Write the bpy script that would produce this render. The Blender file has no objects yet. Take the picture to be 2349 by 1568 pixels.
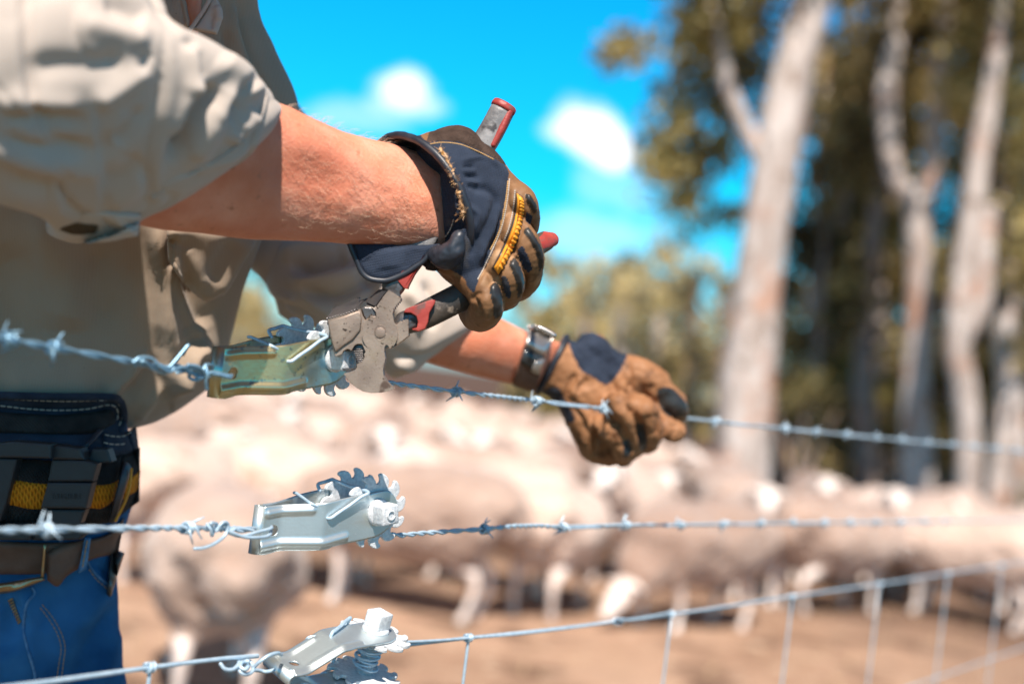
import bpy, bmesh, math, random
import numpy as np
from mathutils import Vector, Matrix, noise as mnoise
from mathutils.bvhtree import BVHTree

scene = bpy.context.scene
COL = scene.collection

# ------------------------------------------------------------------ camera
CAM_H = 1.28
FPX = 3262.5                       # focal length in reference pixels (frame 2349 x 1568)
CX, CY = 1174.5, 784.0
PITCH, ROLL = math.radians(1.27), math.radians(7.5)
C0 = Vector((0, 0, CAM_H))
Fw = Vector((0, math.cos(PITCH), math.sin(PITCH)))
_r0 = Vector((1, 0, 0)); _u0 = _r0.cross(Fw)
Rt = _r0 * math.cos(ROLL) + _u0 * math.sin(ROLL)
Up = _u0 * math.cos(ROLL) - _r0 * math.sin(ROLL)
cam_d = bpy.data.cameras.new('camera'); cam = bpy.data.objects.new('camera', cam_d); COL.objects.link(cam)
cam.matrix_world = Matrix(((Rt.x, Up.x, -Fw.x, C0.x), (Rt.y, Up.y, -Fw.y, C0.y), (Rt.z, Up.z, -Fw.z, C0.z), (0, 0, 0, 1)))
cam_d.sensor_width = 36.0; cam_d.lens = 50.0
cam_d.clip_start = 0.05; cam_d.clip_end = 3000
cam_d.dof.use_dof = True; cam_d.dof.focus_distance = 0.975; cam_d.dof.aperture_fstop = 3.35
scene.camera = cam

# ------------------------------------------------------------------ light
SUN_EL, SUN_AZ = math.radians(52), math.radians(182)      # azimuth: direction the sun stands in, from +Y clockwise
Sdir = Vector((math.sin(SUN_AZ) * math.cos(SUN_EL), math.cos(SUN_AZ) * math.cos(SUN_EL), math.sin(SUN_EL)))
sun_d = bpy.data.lights.new('sun', 'SUN'); sun_d.energy = 5.0; sun_d.angle = math.radians(0.5); sun_d.color = (1.0, 0.90, 0.80)
sun = bpy.data.objects.new('sun', sun_d); COL.objects.link(sun)
sun.rotation_euler = (-Sdir).to_track_quat('-Z', 'Y').to_euler()
scene.view_settings.view_transform = 'Standard'; scene.view_settings.look = 'None'
scene.view_settings.gamma = 1.0; scene.view_settings.exposure = 0.66
scene.cycles.use_denoising = True

def pxdir(x, y):
    d = Fw + Rt * ((x - CX) / FPX) - Up * ((y - CY) / FPX)
    return d.normalized()

world = bpy.data.worlds.new('World'); scene.world = world; world.use_nodes = True
wt = world.node_tree; wt.nodes.clear()
wn, wl = wt.nodes, wt.links
sky = wn.new('ShaderNodeTexSky'); sky.sky_type = 'NISHITA'; sky.sun_disc = False
sky.sun_elevation = SUN_EL; sky.sun_rotation = SUN_AZ
sky.air_density = 1.0; sky.dust_density = 0.4; sky.ozone_density = 2.5
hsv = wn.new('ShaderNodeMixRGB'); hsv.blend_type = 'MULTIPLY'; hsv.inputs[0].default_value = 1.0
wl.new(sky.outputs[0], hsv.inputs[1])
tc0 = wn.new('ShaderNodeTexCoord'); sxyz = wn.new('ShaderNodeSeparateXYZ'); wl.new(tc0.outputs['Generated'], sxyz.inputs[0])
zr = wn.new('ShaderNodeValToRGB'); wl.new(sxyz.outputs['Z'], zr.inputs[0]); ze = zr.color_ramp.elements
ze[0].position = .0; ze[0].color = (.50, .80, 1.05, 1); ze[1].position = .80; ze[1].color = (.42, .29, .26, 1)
for p_, c_ in ((.06, (.26, .88, 1.12)), (.13, (.03, 1.0, 1.25)), (.27, (.015, .98, 1.4)), (.38, (.42, .34, .36))):  # upper stops lie above the view, toned down to set the fill light
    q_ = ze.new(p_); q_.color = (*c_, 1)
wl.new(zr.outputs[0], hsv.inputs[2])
tc = wn.new('ShaderNodeTexCoord')
nz = wn.new('ShaderNodeTexNoise'); nz.inputs['Scale'].default_value = 20; nz.inputs['Detail'].default_value = 6; nz.inputs['Roughness'].default_value = .62
wl.new(tc.outputs['Generated'], nz.inputs['Vector'])
def vmath(op, a, b=None):
    n = wn.new('ShaderNodeVectorMath'); n.operation = op
    for k, v in enumerate((a, b)):
        if v is None: continue
        if isinstance(v, (tuple, Vector)): n.inputs[k].default_value = tuple(v)
        else: wl.new(v, n.inputs[k])
    return n
def smath(op, a, b=0.0, clamp=False):
    n = wn.new('ShaderNodeMath'); n.operation = op; n.use_clamp = clamp
    for k, v in enumerate((a, b)):
        if isinstance(v, (int, float)): n.inputs[k].default_value = v
        else: wl.new(v, n.inputs[k])
    return n
def cloud(x, y, ax, ay, tilt, dens):
    d = pxdir(x, y); t = math.radians(tilt)
    e1 = Rt * math.cos(t) - Up * math.sin(t); e2 = Rt * math.sin(t) + Up * math.cos(t)
    df = vmath('SUBTRACT', tc.outputs['Generated'], d).outputs[0]
    u = smath('MULTIPLY', vmath('DOT_PRODUCT', df, e1).outputs['Value'], FPX / ax).outputs[0]
    v = smath('MULTIPLY', vmath('DOT_PRODUCT', df, e2).outputs['Value'], FPX / ay).outputs[0]
    r2 = smath('ADD', smath('MULTIPLY', u, u).outputs[0], smath('MULTIPLY', v, v).outputs[0]).outputs[0]
    r = smath('ADD', smath('SQRT', r2).outputs[0], smath('MULTIPLY', smath('SUBTRACT', nz.outputs['Fac'], 0.5).outputs[0], 1.9).outputs[0]).outputs[0]
    mr = wn.new('ShaderNodeMapRange'); mr.interpolation_type = 'SMOOTHSTEP'
    wl.new(r, mr.inputs['Value']); mr.inputs['From Min'].default_value = 0.45; mr.inputs['From Max'].default_value = 1.2
    mr.inputs['To Min'].default_value = dens; mr.inputs['To Max'].default_value = 0.0
    return mr.outputs[0]
facs = [cloud(928, 212, 70, 46, 4, .85), cloud(890, 240, 66, 28, 0, .4), cloud(968, 238, 56, 30, 10, .5),
        cloud(1345, 300, 96, 64, 32, .95), cloud(1400, 345, 84, 54, 38, .95), cloud(1290, 300, 50, 30, 10, .55),
        cloud(1425, 440, 140, 60, 25, .22), cloud(1380, 540, 190, 60, 0, .28), cloud(820, 270, 120, 40, 0, .25),
        cloud(-2600, -3200, 1200, 700, 12, .3)]  # last cloud: added out of view for neutral fill light
m = facs[0]
for f in facs[1:]: m = smath('MAXIMUM', m, f).outputs[0]
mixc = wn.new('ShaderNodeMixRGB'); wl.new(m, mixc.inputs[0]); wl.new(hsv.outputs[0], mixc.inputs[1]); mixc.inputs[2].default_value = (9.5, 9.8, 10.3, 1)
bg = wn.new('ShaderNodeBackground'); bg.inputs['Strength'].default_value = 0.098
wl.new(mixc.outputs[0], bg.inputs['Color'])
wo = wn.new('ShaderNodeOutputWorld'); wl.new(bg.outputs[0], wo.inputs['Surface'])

# ------------------------------------------------------------------ pixel -> place helpers
def P(x, y, Z):            # point seen at reference pixel (x, y) at camera depth Z metres
    return C0 + (Fw + Rt * ((x - CX) / FPX) - Up * ((y - CY) / FPX)) * Z
def proj(v):
    d = Vector(v) - C0; Z = d.dot(Fw)
    return CX + d.dot(Rt) / Z * FPX, CY - d.dot(Up) / Z * FPX, Z
def projN(V):
    D = V - np.array(C0); Z = D @ np.array(Fw)
    return CX + (D @ np.array(Rt)) / Z * FPX, CY - (D @ np.array(Up)) / Z * FPX, Z
def G(x, y, z=0.0):
    d = Fw + Rt * ((x - CX) / FPX) - Up * ((y - CY) / FPX)
    return C0 + d * ((z - CAM_H) / d.z)
# crop coordinate converters (zoomed crops of the photograph used while measuring)
S = 2349.0 / 4096.0
def crop(ox, oy, scale):
    def f(*pts): return [((ox + x * scale) * S, (oy + y * scale) * S) for x, y in pts]
    return f
z1 = crop(0, 0, 1300 / 2038.); z2 = crop(1300, 350, 1000 / 1568.); z3 = crop(800, 1050, 900 / 2349.)
z4 = crop(950, 1800, 750 / 2349.); z5 = crop(700, 2350, 1000 / 2349.); zb = crop(0, 1500, 700 / 889.)
z7 = crop(1700, 1200, 1100 / 2349.); z8 = crop(0, 700, 1300 / 2038.); z9 = crop(900, 850, 1100 / 2156.)
zg = crop(1700, 700, 600 / 1447.); zt = crop(500, 0, 800 / 2349.); zc = crop(0, 1700, 650 / 1699.)
# fence plane (vertical, running away to the right)
FA = math.radians(34.5)
Fd = Vector((math.sin(FA), math.cos(FA), 0)); Fn = Vector((-math.cos(FA), math.sin(FA), 0))   # along the wire; away from camera
FP0 = P(900, 1000, 1.0)
def FP(x, y, off=0.0):     # off: metres from fence plane toward camera
    d = Fw + Rt * ((x - CX) / FPX) - Up * ((y - CY) / FPX)
    q = FP0 - Fn * off
    return C0 + d * ((q - C0).dot(Fn) / d.dot(Fn))

# ------------------------------------------------------------------ object helpers
def tag(o, label=None, cat=None, group=None, kind=None):
    if label: o['label'] = label
    if cat: o['category'] = cat
    if group: o['group'] = group
    if kind: o['kind'] = kind
    return o
def empty(name, loc, label=None, cat=None, group=None, rot=None):
    o = bpy.data.objects.new(name, None); COL.objects.link(o); o.location = loc; o.empty_display_size = .05
    if rot is not None: o.rotation_euler = rot
    return tag(o, label, cat, group)
def adopt(o, parent, local=False):
    o.parent = parent
    if not local:
        o.matrix_parent_inverse = Matrix.Translation(-abs_loc(parent))
    return o
def abs_loc(p):
    l = Vector(p.location)
    return l
def obj(name, verts, faces, mat, parent=None, smooth=True, local=False, base=None, label=None, mats=None, fmat=None):
    """world-space verts; mesh origin put at base (default centroid) unless local"""
    V = np.asarray([tuple(v) for v in verts], dtype=float) if not isinstance(verts, np.ndarray) else verts
    me = bpy.data.meshes.new(name)
    o = bpy.data.objects.new(name, me); COL.objects.link(o)
    if not local:
        b = np.array(base if base is not None else (V.min(0) + V.max(0)) / 2)
        if parent is not None and parent.type == 'MESH': b = np.array((0., 0., 0.))
        if parent is not None: b = np.array((0., 0., 0.))
        V = V - b; o.location = b
    me.from_pydata(V.tolist(), [], [tuple(int(i) for i in f) for f in faces]); me.update()
    for mm in (mats or [mat]): me.materials.append(mm)
    if fmat is not None: me.polygons.foreach_set('material_index', np.asarray(fmat, dtype=np.int32))
    if smooth: me.polygons.foreach_set('use_smooth', [True] * len(me.polygons))
    if parent is not None:
        o.parent = parent
        if not local:
            root = parent
            while root.parent: root = root.parent
            if parent.parent is None and parent.type == 'EMPTY' or parent.type == 'MESH' and parent.parent is None:
                o.matrix_parent_inverse = Matrix.Translation(-Vector(parent.location))
            # grandchildren: their parents sit at world origin through the inverse above
    if label: o['label'] = label
    return o
def copy_tree(o, parent=None):
    c = o.copy(); COL.objects.link(c)
    if parent is not None: c.parent = parent
    for ch in [x for x in bpy.data.objects if x.parent == o]: copy_tree(ch, c)
    return c
def join(*parts):
    V, F, n = [], [], 0
    for v, f in parts:
        v = np.asarray([tuple(q) for q in v], dtype=float) if not isinstance(v, np.ndarray) else v
        V.append(v); F += [tuple(i + n for i in q) for q in f]; n += len(v)
    return np.vstack(V), F
def xf(part, M):
    v = np.asarray([tuple(q) for q in part[0]], dtype=float); M = np.array(M)
    return v @ M[:3, :3].T + M[:3, 3], part[1]
def catmull(A, n):
    A = np.asarray(A, dtype=float); k = len(A)
    if k == 2:
        t = np.linspace(0, 1, n)[:, None]; return A[0] * (1 - t) + A[1] * t
    E = np.vstack([2 * A[0] - A[1], A, 2 * A[-1] - A[-2]])
    out = []
    for t in np.linspace(0, k - 1, n):
        i = min(int(t), k - 2); u = t - i
        p0, p1, p2, p3 = E[i], E[i + 1], E[i + 2], E[i + 3]
        out.append(.5 * (2 * p1 + (p2 - p0) * u + (2 * p0 - 5 * p1 + 4 * p2 - p3) * u * u + (3 * p1 - p0 - 3 * p2 + p3) * u ** 3))
    return np.array(out)
def loft(st, rings=60, seg=72, caps=True, e=1.0):
    """stations: ax,ay,bx,by,Z,depth_ratio[,wx,wy] in reference px -> closed solid with elliptic sections"""
    st = [tuple(s) + (0, 0) * (len(s) == 6) for s in st]
    A = catmull(st, rings); V = []
    for ax, ay, bx, by, Z, r, wx, wy in A:
        c = P((ax + bx) / 2, (ay + by) / 2, Z); u = P(ax, ay, Z) - c
        w = (Rt * wx - Up * wy) * (Z / FPX) - Fw * (u.length * r)
        for k in range(seg):
            t = 2 * math.pi * k / seg; cc, ss = math.cos(t), math.sin(t)
            if e != 1.0: cc = math.copysign(abs(cc) ** e, cc); ss = math.copysign(abs(ss) ** e, ss)
            V.append(c + u * cc + w * ss)
    F = [(i * seg + k, i * seg + (k + 1) % seg, (i + 1) * seg + (k + 1) % seg, (i + 1) * seg + k) for i in range(rings - 1) for k in range(seg)]
    if caps:
        for i0, flip in ((0, True), ((rings - 1) * seg, False)):
            c = sum((V[i0 + k] for k in range(seg)), Vector()) / seg; ci = len(V); V.append(c)
            for k in range(seg):
                q = (i0 + k, i0 + (k + 1) % seg, ci); F.append(q[::-1] if flip else q)
    V = np.array([tuple(v) for v in V])
    return V, fix(V, F)
def fix(V, F):
    """orient consistently outwards by signed volume"""
    vol = 0.0
    for f in F:
        a, b, c = V[f[0]], V[f[1]], V[f[2]]; vol += np.dot(a - V[0], np.cross(b - V[0], c - V[0]))
        if len(f) == 4: d = V[f[3]]; vol += np.dot(a - V[0], np.cross(c - V[0], d - V[0]))
    return [tuple(reversed(f)) for f in F] if vol < 0 else F
def tube(pts, rad, seg=12, n=None, flat=None, caps='round'):
    """tube along world points; rad scalar or list; flat=(vector, factor) squashes the section"""
    pts = [Vector(p) for p in pts]; m_ = len(pts)
    R = [rad] * m_ if isinstance(rad, (int, float)) else list(rad)
    if n: A = catmull([tuple(p) + (r,) for p, r in zip(pts, R)], n)
    else: A = np.array([tuple(p) + (r,) for p, r in zip(pts, R)])
    pts = [Vector(a[:3]) for a in A]; R = [max(a[3], 1e-5) for a in A]
    if caps == 'round':
        d0 = (pts[0] - pts[1]).normalized(); d1 = (pts[-1] - pts[-2]).normalized()
        pre, pr, post, po = [], [], [], []
        for a in (80, 60, 35, 15):
            s, c = math.sin(math.radians(a)), math.cos(math.radians(a))
            pre.append(pts[0] + d0 * R[0] * s); pr.append(R[0] * c)
            post.insert(0, pts[-1] + d1 * R[-1] * s); po.insert(0, R[-1] * c)
        pts = pre + pts + post; R = pr + R + po
    m_ = len(pts); V = []; nrm = None
    for i, p in enumerate(pts):
        t = (pts[min(i + 1, m_ - 1)] - pts[max(i - 1, 0)])
        t = t.normalized() if t.length > 1e-9 else Vector((0, 0, 1))
        if nrm is None:
            nrm = t.orthogonal().normalized()
            if flat: nrm = (Vector(flat[0]) - t * t.dot(Vector(flat[0]))).normalized()
        else:
            nrm = (nrm - t * nrm.dot(t)).normalized()
        b = t.cross(nrm); fl = flat[1] if flat else 1.0
        for k in range(seg):
            a = 2 * math.pi * k / seg
            V.append(p + nrm * (R[i] * fl * math.cos(a)) + b * (R[i] * math.sin(a)))
    F = [(i * seg + k, i * seg + (k + 1) % seg, (i + 1) * seg + (k + 1) % seg, (i + 1) * seg + k) for i in range(m_ - 1) for k in range(seg)]
    F.append(tuple(range(seg))[::-1]); F.append(tuple((m_ - 1) * seg + k for k in range(seg)))
    V = np.array([tuple(v) for v in V])
    return V, fix(V, F)
def box(c, sx, sy, sz, bev=0.0, M=None):
    bm = bmesh.new(); bmesh.ops.create_cube(bm, size=1.0)
    for v in bm.verts: v.co = Vector((v.co.x * sx, v.co.y * sy, v.co.z * sz))
    if bev: bmesh.ops.bevel(bm, geom=bm.edges[:], offset=bev, segments=2, affect='EDGES', profile=.6)
    if M is not None: bm.transform(M)
    bmesh.ops.translate(bm, verts=bm.verts, vec=Vector(c))
    bm.verts.index_update()
    r = (np.array([tuple(v.co) for v in bm.verts]), [tuple(v.index for v in f.verts) for f in bm.faces]); bm.free()
    return r
def extrude(poly, d, bev=0.0, segs=2):
    """world polygon (planar list of Vectors), extruded by vector d, bevelled rims -> part"""
    bm = bmesh.new()
    a = [bm.verts.new(p) for p in poly]; b = [bm.verts.new(Vector(p) + d) for p in poly]; n = len(a)
    bm.faces.new(a); bm.faces.new(b[::-1])
    for i in range(n): bm.faces.new((a[i], b[i], b[(i + 1) % n], a[(i + 1) % n]))
    bmesh.ops.recalc_face_normals(bm, faces=bm.faces)
    if bev:
        ed = [e for e in bm.edges if (e.verts[0] in a and e.verts[1] in a) or (e.verts[0] in b and e.verts[1] in b)]
        bmesh.ops.bevel(bm, geom=ed, offset=bev, segments=segs, affect='EDGES', profile=.5, clamp_overlap=True)
    bmesh.ops.triangulate(bm, faces=[f for f in bm.faces if len(f.verts) > 4])
    bm.verts.index_update()
    r = (np.array([tuple(v.co) for v in bm.verts]), [tuple(v.index for v in f.verts) for f in bm.faces]); bm.free()
    return r
def mesh_of(part, name='tmp'):
    me = bpy.data.meshes.new(name); me.from_pydata(np.asarray(part[0]).tolist(), [], [tuple(int(i) for i in f) for f in part[1]]); me.update(); return me
def read(me):
    V = np.empty(len(me.vertices) * 3); me.vertices.foreach_get('co', V); return V.reshape(-1, 3), [tuple(p.vertices) for p in me.polygons]
def evalmods(part, fn):
    me = mesh_of(part); o = bpy.data.objects.new('tmp', me); COL.objects.link(o); fn(o)
    dg = bpy.context.evaluated_depsgraph_get(); dg.update()
    e = o.evaluated_get(dg); m2 = e.to_mesh(); r = read(m2); e.to_mesh_clear()
    bpy.data.objects.remove(o); bpy.data.meshes.remove(me); return r
def fuse(parts, voxel, smooth=4, fac=.5):
    """union of closed solids into one continuous skin"""
    def fn(o):
        a = o.modifiers.new('r', 'REMESH'); a.mode = 'VOXEL'; a.voxel_size = voxel; a.adaptivity = 0
        if smooth: s = o.modifiers.new('s', 'SMOOTH'); s.factor = fac; s.iterations = smooth
    return evalmods(join(*parts), fn)
def cut(part, cutters):
    objs = []
    def fn(o):
        for c in cutters:
            me = mesh_of(c); k = bpy.data.objects.new('cut', me); COL.objects.link(k); objs.append(k)
            b = o.modifiers.new('b', 'BOOLEAN'); b.operation = 'DIFFERENCE'; b.solver = 'EXACT'; b.object = k
    r = evalmods(part, fn)
    for k in objs: me = k.data; bpy.data.objects.remove(k); bpy.data.meshes.remove(me)
    return r
def normals(V, F):
    N = np.zeros_like(V)
    tri = np.array([f[:3] for f in F if len(f) == 3] + [t for f in F if len(f) > 3 for t in [(f[0], f[i], f[i + 1]) for i in range(1, len(f) - 1)]])
    fn = np.cross(V[tri[:, 1]] - V[tri[:, 0]], V[tri[:, 2]] - V[tri[:, 0]])
    for k in range(3): np.add.at(N, tri[:, k], fn)
    return N / (np.linalg.norm(N, axis=1)[:, None] + 1e-12)
def segdist(X, Y, pts):
    best = np.full(X.shape, 1e9); side = np.zeros(X.shape); tt = np.zeros(X.shape); n = len(pts) - 1
    for i in range(n):
        (ax, ay), (bx, by) = pts[i], pts[i + 1]; dx, dy = bx - ax, by - ay; L = dx * dx + dy * dy + 1e-9
        t = np.clip(((X - ax) * dx + (Y - ay) * dy) / L, 0, 1); d = np.hypot(X - ax - t * dx, Y - ay - t * dy)
        s = np.sign(dx * (Y - ay) - dy * (X - ax)); m_ = d < best
        best = np.where(m_, d, best); side = np.where(m_, s, side); tt = np.where(m_, (i + t) / n, tt)
    return best, side, tt
def sculpt(part, strokes, both=False, bias=.25):
    """strokes: (kind, width_px, height_mm, points). kinds: 'r' soft ridge/valley, 's' step (raised on the left side of travel), 'p' pinch"""
    V, F = part; N = normals(V, F); X, Y, Z = projN(V)
    view = V - np.array(C0); view /= np.linalg.norm(view, axis=1)[:, None]
    face = -(N * view).sum(1); mask = np.clip(face * 2 + bias, 0, 1) if not both else np.ones(len(V))
    D = np.zeros(len(V))
    for kind, w, a, pts in strokes:
        pp = catmull(pts, max(2, len(pts) * 5)) if len(pts) > 2 else np.array(pts)
        d, s, t = segdist(X, Y, pp); taper = np.clip(np.minimum(t, 1 - t) * 5 + .12, 0, 1)
        if kind == 'r': D += a * taper * np.exp(-(d / w) ** 2)
        elif kind == 'p': D += a * taper * np.exp(-d / w)
        elif kind == 's': D += a * taper * np.tanh(-s * d / (w * .25)) * np.exp(-(d / (w * 2.2)) ** 2)
    return V + N * (D * mask / 1000.0)[:, None], F
def rumple(part, amp, scale, seed=0, stretch=(1, 1, 1), octs=3):
    V, F = part; N = normals(V, F); D = np.zeros(len(V)); st = Vector(stretch)
    off = Vector((seed * 7.3, seed * 3.1, seed * 1.7))
    for i, v in enumerate(V):
        D[i] = mnoise.fractal(Vector((v[0] * st.x, v[1] * st.y, v[2] * st.z)) * scale + off, 1.0, 2.0, octs)
    return V + N * (D * amp)[:, None], F
def crease(part, amp, scale, seed=0, stretch=(1, 1, 1), sharp=7):
    """crisp cloth creases: narrow valleys and their raised lips along a noise level set"""
    V, F = part; N = normals(V, F); D = np.zeros(len(V)); off = Vector((seed * 5.1, seed * 2.3, seed * 8.9)); st = Vector(stretch)
    for i, v in enumerate(V):
        p = Vector((v[0] * st.x, v[1] * st.y, v[2] * st.z)) * scale + off; n = mnoise.noise(p) * 2.2; w = max(0.0, min(1.0, mnoise.noise(p * .6 + Vector((9, 9, 9))) * 2 + .55))
        D[i] = (-math.exp(-(n * sharp) ** 2) + .55 * math.exp(-((n - .28) * sharp * .8) ** 2)) * w
    return V + N * (D * amp)[:, None], F
def patch(top, bot, bvh, off, thick, nu=40, nv=14, Zf=1.1, edge=8, back=0.0):
    """cloth/leather panel between two pixel polylines laid on the surface bvh: front `off+thick` toward camera"""
    T = catmull(top, nu); B = catmull(bot, nu); front, bk = [], []
    for i in range(nu):
        for j in range(nv):
            v = j / (nv - 1); u = i / (nu - 1); x, y = T[i] * (1 - v) + B[i] * v
            d = (P(x, y, 1) - C0).normalized(); Z = None
            if bvh is not None:
                h = bvh.ray_cast(C0, d); Z = (h[0] - C0).dot(Fw) if h[0] is not None else None
            front.append([x, y, Z, u, v])
    zs = [f[2] for f in front if f[2] is not None]; zd = (sum(zs) / len(zs)) if zs else Zf
    g = [[front[i * nv + j] for j in range(nv)] for i in range(nu)]
    for i in range(nu):                     # misses take the nearest hit
        for j in range(nv):
            if g[i][j][2] is None:
                best = None
                for r_ in range(1, nu):
                    c_ = [g[a][b][2] for a in (i - r_, i + r_) if 0 <= a < nu for b in range(nv) if g[a][b][2] is not None]
                    if c_: best = sum(c_) / len(c_); break
                g[i][j][2] = best if best is not None else zd
    V = []
    for i in range(nu):
        for j in range(nv):
            x, y, Z, u, v = g[i][j]; fo = (1 - abs(2 * u - 1) ** (edge * 2)) * (1 - abs(2 * v - 1) ** edge)
            V.append(P(x, y, Z - off - thick * fo))
    n = nu * nv
    for i in range(nu):
        for j in range(nv):
            x, y, Z, u, v = g[i][j]; V.append(P(x, y, Z - off + .001 + back))
    F = []
    for i in range(nu - 1):
        for j in range(nv - 1):
            q = (i * nv + j, (i + 1) * nv + j, (i + 1) * nv + j + 1, i * nv + j + 1); F.append(q); F.append(tuple(n + k for k in q[::-1]))
    rim = [(i, 0) for i in range(nu)] + [(nu - 1, j) for j in range(1, nv)] + [(i, nv - 1) for i in range(nu - 2, -1, -1)] + [(0, j) for j in range(nv - 2, 0, -1)]
    idx = [i * nv + j for i, j in rim]
    for k in range(len(idx)): a, b = idx[k], idx[(k + 1) % len(idx)]; F.append((b, a, a + n, b + n))
    V = np.array([tuple(v) for v in V])
    return V, fix(V, F)
def on(bvh, x, y, off=0.0, Zf=1.1):
    h = bvh.ray_cast(C0, (P(x, y, 1) - C0).normalized())
    Z = (h[0] - C0).dot(Fw) if h[0] is not None else Zf
    return P(x, y, Z - off)
def stitches(bvh, line, L, gap, r, off=.0006, Zf=1.1, lift=.0):
    """a row of thread stitches along a pixel polyline"""
    A = catmull(line, 200); d = np.r_[0, np.cumsum(np.hypot(*(A[1:] - A[:-1]).T))]; out = []; s = 0.0
    while s + L < d[-1]:
        p = []
        for q in (s, s + L / 2, s + L): p.append(on(bvh, np.interp(q, d, A[:, 0]), np.interp(q, d, A[:, 1]), off + (r if q == s + L / 2 else 0) + lift, Zf))
        out.append(tube(p, r, 6)); s += L + gap
    return join(*out)
def bvh_of(part): return BVHTree.FromPolygons([tuple(v) for v in part[0]], [tuple(f) for f in part[1]])

# ------------------------------------------------------------------ materials
def ramp(nt, fac, stops):
    r = nt.nodes.new('ShaderNodeValToRGB'); e = r.color_ramp.elements
    while len(e) > 1: e.remove(e[-1])
    e[0].position = stops[0][0]; e[0].color = (*stops[0][1], 1)
    for p, c in stops[1:]: k = e.new(p); k.color = (*c, 1)
    nt.links.new(fac, r.inputs[0]); return r
def mat(name, base, rough=.6, metal=0.0, var=None, vscale=20, vdet=5, spots=None, bump=None, weave=None, sss=None, spec=.5, vstretch=None, coat=0, sheen=0, bcol=None):
    """procedural: base colour varied by noise toward var; spots=(scale, lo, hi, colour); bump=(scale, strength); weave=(scale, strength, dirs)"""
    m_ = bpy.data.materials.new(name); m_.use_nodes = True; nt = m_.node_tree; b = nt.nodes['Principled BSDF']; L = nt.links
    b.inputs['Base Color'].default_value = (*base, 1); b.inputs['Roughness'].default_value = rough; b.inputs['Metallic'].default_value = metal
    b.inputs['Specular IOR Level'].default_value = spec
    if coat: b.inputs['Coat Weight'].default_value = coat
    if sheen: b.inputs['Sheen Weight'].default_value = sheen
    t = nt.nodes.new('ShaderNodeTexCoord'); vec = t.outputs['Object']
    if vstretch:
        mp = nt.nodes.new('ShaderNodeMapping'); mp.inputs['Scale'].default_value = vstretch; L.new(vec, mp.inputs[0]); vv = mp.outputs[0]
    else: vv = vec
    col = None
    if var:
        n = nt.nodes.new('ShaderNodeTexNoise'); n.inputs['Scale'].default_value = vscale; n.inputs['Detail'].default_value = vdet; L.new(vv, n.inputs['Vector'])
        col = ramp(nt, n.outputs['Fac'], [(.32, base), (.68, var)]).outputs[0]
    if spots:
        for sc, lo, hi, c in spots:
            n = nt.nodes.new('ShaderNodeTexNoise'); n.inputs['Scale'].default_value = sc; n.inputs['Detail'].default_value = 3; n.inputs['Roughness'].default_value = .6; L.new(vec, n.inputs['Vector'])
            r = ramp(nt, n.outputs['Fac'], [(lo, (0, 0, 0)), (hi, (1, 1, 1))])
            mx = nt.nodes.new('ShaderNodeMixRGB'); L.new(r.outputs[0], mx.inputs[0]); mx.inputs[2].default_value = (*c, 1)
            if col is not None: L.new(col, mx.inputs[1])
            else: mx.inputs[1].default_value = (*base, 1)
            col = mx.outputs[0]
    prev = None
    if weave:
        for sc, st, ax in weave:
            w = nt.nodes.new('ShaderNodeTexWave'); w.wave_type = 'BANDS'; w.inputs['Scale'].default_value = sc; w.inputs['Distortion'].default_value = .3
            w.inputs['Detail'].default_value = 1; L.new(vec, w.inputs['Vector'])
            w.bands_direction = {'x': 'X', 'y': 'Y', 'z': 'Z', 'd': 'DIAGONAL'}[ax]
            bp = nt.nodes.new('ShaderNodeBump'); bp.inputs['Strength'].default_value = st; bp.inputs['Distance'].default_value = .0006; L.new(w.outputs['Fac'], bp.inputs['Height'])
            if prev is not None: L.new(prev, bp.inputs['Normal'])
            prev = bp.outputs[0]
            if bcol:
                mx = nt.nodes.new('ShaderNodeMixRGB'); mx.blend_type = 'MULTIPLY'; mx.inputs[0].default_value = 1
                r = ramp(nt, w.outputs['Fac'], [(.2, bcol), (.7, (1, 1, 1))]); L.new(r.outputs[0], mx.inputs[2])
                if col is not None: L.new(col, mx.inputs[1])
                else: mx.inputs[1].default_value = (*base, 1)
                col = mx.outputs[0]
    if bump:
        for sc, st, *ds in (bump if isinstance(bump[0], (tuple, list)) else [bump]):
            n = nt.nodes.new('ShaderNodeTexNoise'); n.inputs['Scale'].default_value = sc; n.inputs['Detail'].default_value = 4; L.new(vv, n.inputs['Vector'])
            bp = nt.nodes.new('ShaderNodeBump'); bp.inputs['Strength'].default_value = st; bp.inputs['Distance'].default_value = ds[0] if ds else .001; L.new(n.outputs['Fac'], bp.inputs['Height'])
            if prev is not None: L.new(prev, bp.inputs['Normal'])
            prev = bp.outputs[0]
    if prev is not None: L.new(prev, b.inputs['Normal'])
    if col is not None: L.new(col, b.inputs['Base Color'])
    if sss:
        b.inputs['Subsurface Weight'].default_value = sss[0]; b.inputs['Subsurface Radius'].default_value = sss[1]; b.inputs['Subsurface Scale'].default_value = sss[2]
    return m_
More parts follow.
